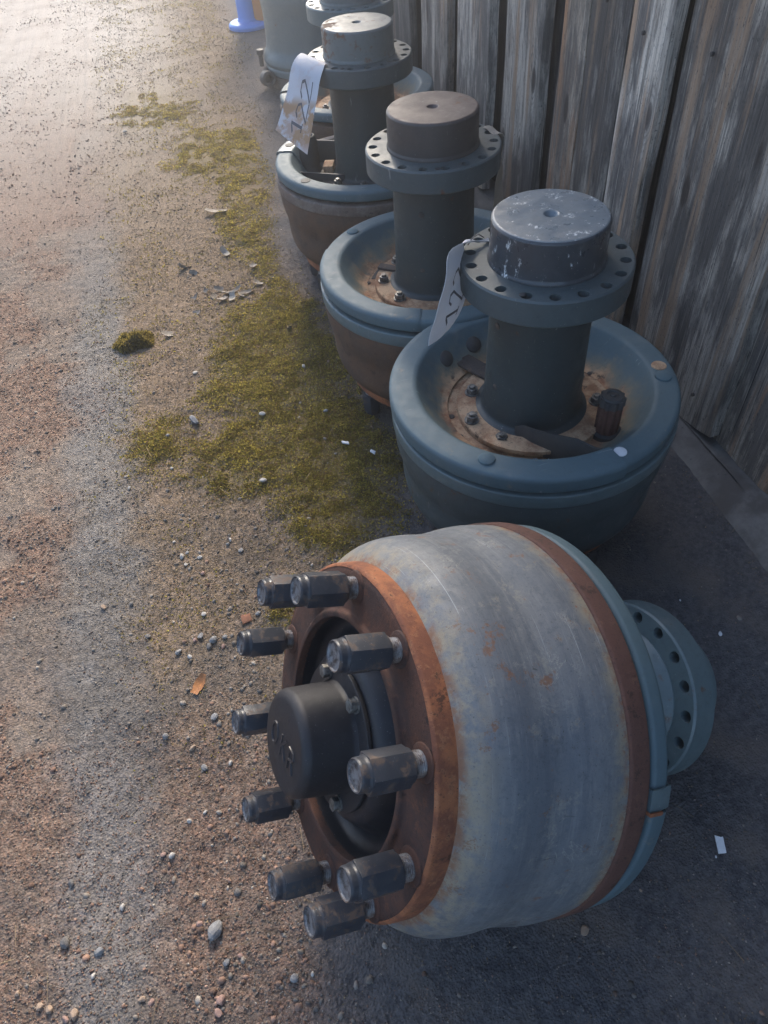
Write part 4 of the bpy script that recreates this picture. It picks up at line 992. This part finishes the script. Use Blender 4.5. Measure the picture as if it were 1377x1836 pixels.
# slate sliver, chips
p = ground_at(350, 756); p.z = float(gz(p.x, p.y))+.008
o = rock('slate_piece', p, (.020, .050, .016), 'slate', 801, R(25)); tag(o, 'long dark slate sliver lying in the brown moss', 'stone')
def flake(name, loc, w, l, mat, seed, rot, th=.0015, curl=.3, tip=.4, n_=7):
    """thin curled piece with real thickness"""
    r2 = np.random.default_rng(seed); v = []; f = []
    prof = [(.25+.75*math.sin(math.pi*min(1, (i/(n_-1))*(1-tip)+tip*.5)))*w/2*r2.uniform(.8, 1.15) for i in range(n_)]
    for sd in (0, 1):
        for i in range(n_):
            t = i/(n_-1); yv = (t-.5)*l; zz = curl*l*(t-.5)**2
            for u in (-1, 0, 1): v.append((u*prof[i], yv, zz + (.25*abs(u)*prof[i]*(1 if curl > 0 else -1)) - sd*th))
    k = n_*3
    for i in range(n_-1):
        for u in range(2):
            a = i*3+u; f.append((a, a+1, a+4, a+3)); f.append((k+a, k+a+3, k+a+4, k+a+1))
    rim = [0, 1, 2] + [i*3+2 for i in range(1, n_)] + [(n_-1)*3+1, (n_-1)*3] + [i*3 for i in range(n_-2, 0, -1)]
    for a, b in zip(rim, rim[1:]+rim[:1]): f.append((a, k+a, k+b, b))
    bm = bmesh.new(); t_ = pyd(name, v, f); bm.from_mesh(t_); bpy.data.meshes.remove(t_)
    o = mk(name, bm_mesh(bm, name), mat, None, 60); o.location = loc; o.rotation_euler = rot; return o
def put(px, py, h=.003): p = ground_at(px, py); p.z = float(gz(p.x, p.y))+h; return p
o = mk('tile_shard', prism('tile_shard', [(-.011, -.009), (.010, -.008), (.011, .007), (-.009, .010)], 0, .006, .001), 'terracotta', None, 30); o.location = put(441, 1108, .004); o.rotation_euler = (R(25), 0, R(10)); tag(o, 'small orange tile shard beside the top lug nuts', 'tile shard')
o = flake('dry_leaf', put(358, 1228, .005), .020, .042, 'dry_leaf', 31, (R(12), R(10), R(-35)), .0008, .5); tag(o, 'orange dry leaf curled on the grit left of the hub cap', 'leaf')
o = flake('dry_leaf', put(388, 384, .006), .035, .085, 'grey_leaf', 33, (R(5), R(10), R(70)), .001, .35); tag(o, 'large grey dry leaf lying alone on the brown strip', 'leaf')
LEAF = [(352, 533), (371, 522), (383, 531), (392, 519), (399, 537), (408, 525), (417, 534), (424, 518), (432, 529), (441, 524), (450, 519), (462, 507), (330, 480), (347, 488), (404, 456), (300, 601), (358, 562), (455, 480), (520, 592)]
LNAME = ['leftmost scrap', 'second scrap from the left', 'third scrap from the left', 'fourth scrap from the left', 'fifth scrap from the left', 'sixth scrap from the left', 'seventh scrap from the left', 'eighth scrap from the left', 'ninth scrap from the left', 'tenth scrap from the left', 'eleventh scrap from the left', 'rightmost scrap']
LREST = ['left one of two scraps above the leaf heap', 'right one of two scraps above the leaf heap', 'pale scrap alone high above the leaf heap', 'scrap alone near the loose moss clump', 'scrap between the leaf heap and the moss clump', 'scrap just above the right end of the leaf heap', 'scrap in the upper moss near the second standing hub']
for i, (px, py) in enumerate(LEAF):
    o = flake('leaf_scrap', put(px, py, .006), random.uniform(.012, .026), random.uniform(.02, .05), 'paper_beige' if i in (6, 10, 14) else 'grey_leaf', 60+i, (random.gauss(0, .4), random.gauss(0, .4), random.uniform(0, 6)), .0008, random.uniform(.2, 1.0))
    tag(o, 'dry leaf, %s in the leaf heap above the moss' % LNAME[i] if i < 12 else 'dry leaf, '+LREST[i-12], 'leaf scrap', 'dry leaf scraps')
for (px, py, w, l, a, lab) in ((620, 800, .010, .022, 70, 'pale bluish glass shard lying in the moss'), (669, 816, .010, .018, 40, 'small white glass shard at the foot of the nearest standing hub')):
    o = mk('glass_shard', prism('glass_shard', [(-w/2, -l/2), (w/2, -l*.3), (w*.4, l/2), (-w*.3, l*.35)], 0, .003, .0006), 'white_scrap', None, 30); o.location = put(px, py, .006); o.rotation_euler = (R(8), 0, R(a)); tag(o, lab, 'shard')
o = mk('plastic_scrap', prism('plastic_scrap', [(-.006, -.014), (.007, -.012), (.006, .013), (.002, .011), (-.007, .014)], 0, .0022, .0005), 'white_scrap', None, 30); o.location = put(1292, 1514, .003); o.rotation_euler = (R(6), R(4), R(-20)); tag(o, 'white plastic scrap on the dark asphalt at right', 'scrap')
for (px, py, s, lab) in ((1292, 1135, .010, 'small white scrap on asphalt beyond the lying hub'), (1220, 1075, .005, 'tiny white crumb behind the round axle flange'), (1285, 1535, .004, 'tiny white crumb just below the white plastic scrap')):
    o = rock('scrap_crumb', put(px, py, s*.3), (s*1.3, s*.8, s*.6), 'white_scrap', int(px), 1.0); tag(o, lab, 'scrap')
# moss clump lying loose
def blade_ball(name, loc, r, n_, tints):
    d = rng.normal(size=(n_, 3)); d /= np.linalg.norm(d, axis=1)[:, None]; d[:, 2] = np.abs(d[:, 2])
    rr = 1+.25*np.sin(d[:, 0]*5+1)*np.cos(d[:, 1]*4)
    P = d*np.array(r)*rr[:, None]
    up_ = d/np.array(r); up_ /= np.linalg.norm(up_, axis=1)[:, None]; up_ += rng.normal(0, .45, (n_, 3)); up_ /= np.linalg.norm(up_, axis=1)[:, None]
    a = np.cross(up_, rng.normal(size=(n_, 3))); a /= np.linalg.norm(a, axis=1)[:, None]; b = np.cross(up_, a)
    s = rng.uniform(.006, .013, (n_, 1))
    w = rng.random((n_, 1)); cc = (np.array(tints[0])*(1-w)+np.array(tints[1])*w)*rng.uniform(.5, 1.2, (n_, 1))
    o = soup(name, BL_V, BL_F, P, np.repeat(s, 3, 1)*np.array([.5, .9, 1.0]), np.stack([a, b, up_], 2), rng.uniform(-.15, .15, (n_, 4, 3)), cc, 'moss')
    o.location = loc; return o
mc = empty('moss_clump', put(243, 615, 0)); tag(mc, 'loose clump of yellow moss lying by itself on the gravel', 'moss clump')
core = rock('clump_core', (0, 0, 0), (.098, .062, .058), 'st_dark', 71, .2, 3, True); core.parent = mc
lv = blade_ball('clump_leaves', (0, 0, -.002), (.055, .036, .031), 2600, ((.15, .115, .03), (.38, .29, .07))); lv.parent = mc

# ------------------------------------------------------------------ haze in the backlit air
hz = mk('haze', box('haze', 112, 124, 4.5, 0, (0, 8, -1.2)), None, None, smooth=False)
hm = bpy.data.materials.new('thin_haze'); hm.use_nodes = True; nt = hm.node_tree; nt.nodes.remove(nt.nodes['Principled BSDF'])
pv = nt.nodes.new('ShaderNodeVolumePrincipled'); pv.inputs['Color'].default_value = (.97, .97, 1, 1); pv.inputs['Density'].default_value = HAZE; pv.inputs['Anisotropy'].default_value = HAZE_G
nt.links.new(pv.outputs[0], nt.nodes['Material Output'].inputs['Volume'])
hz.data.materials.clear(); hz.data.materials.append(hm); tag(hz, kind='stuff')
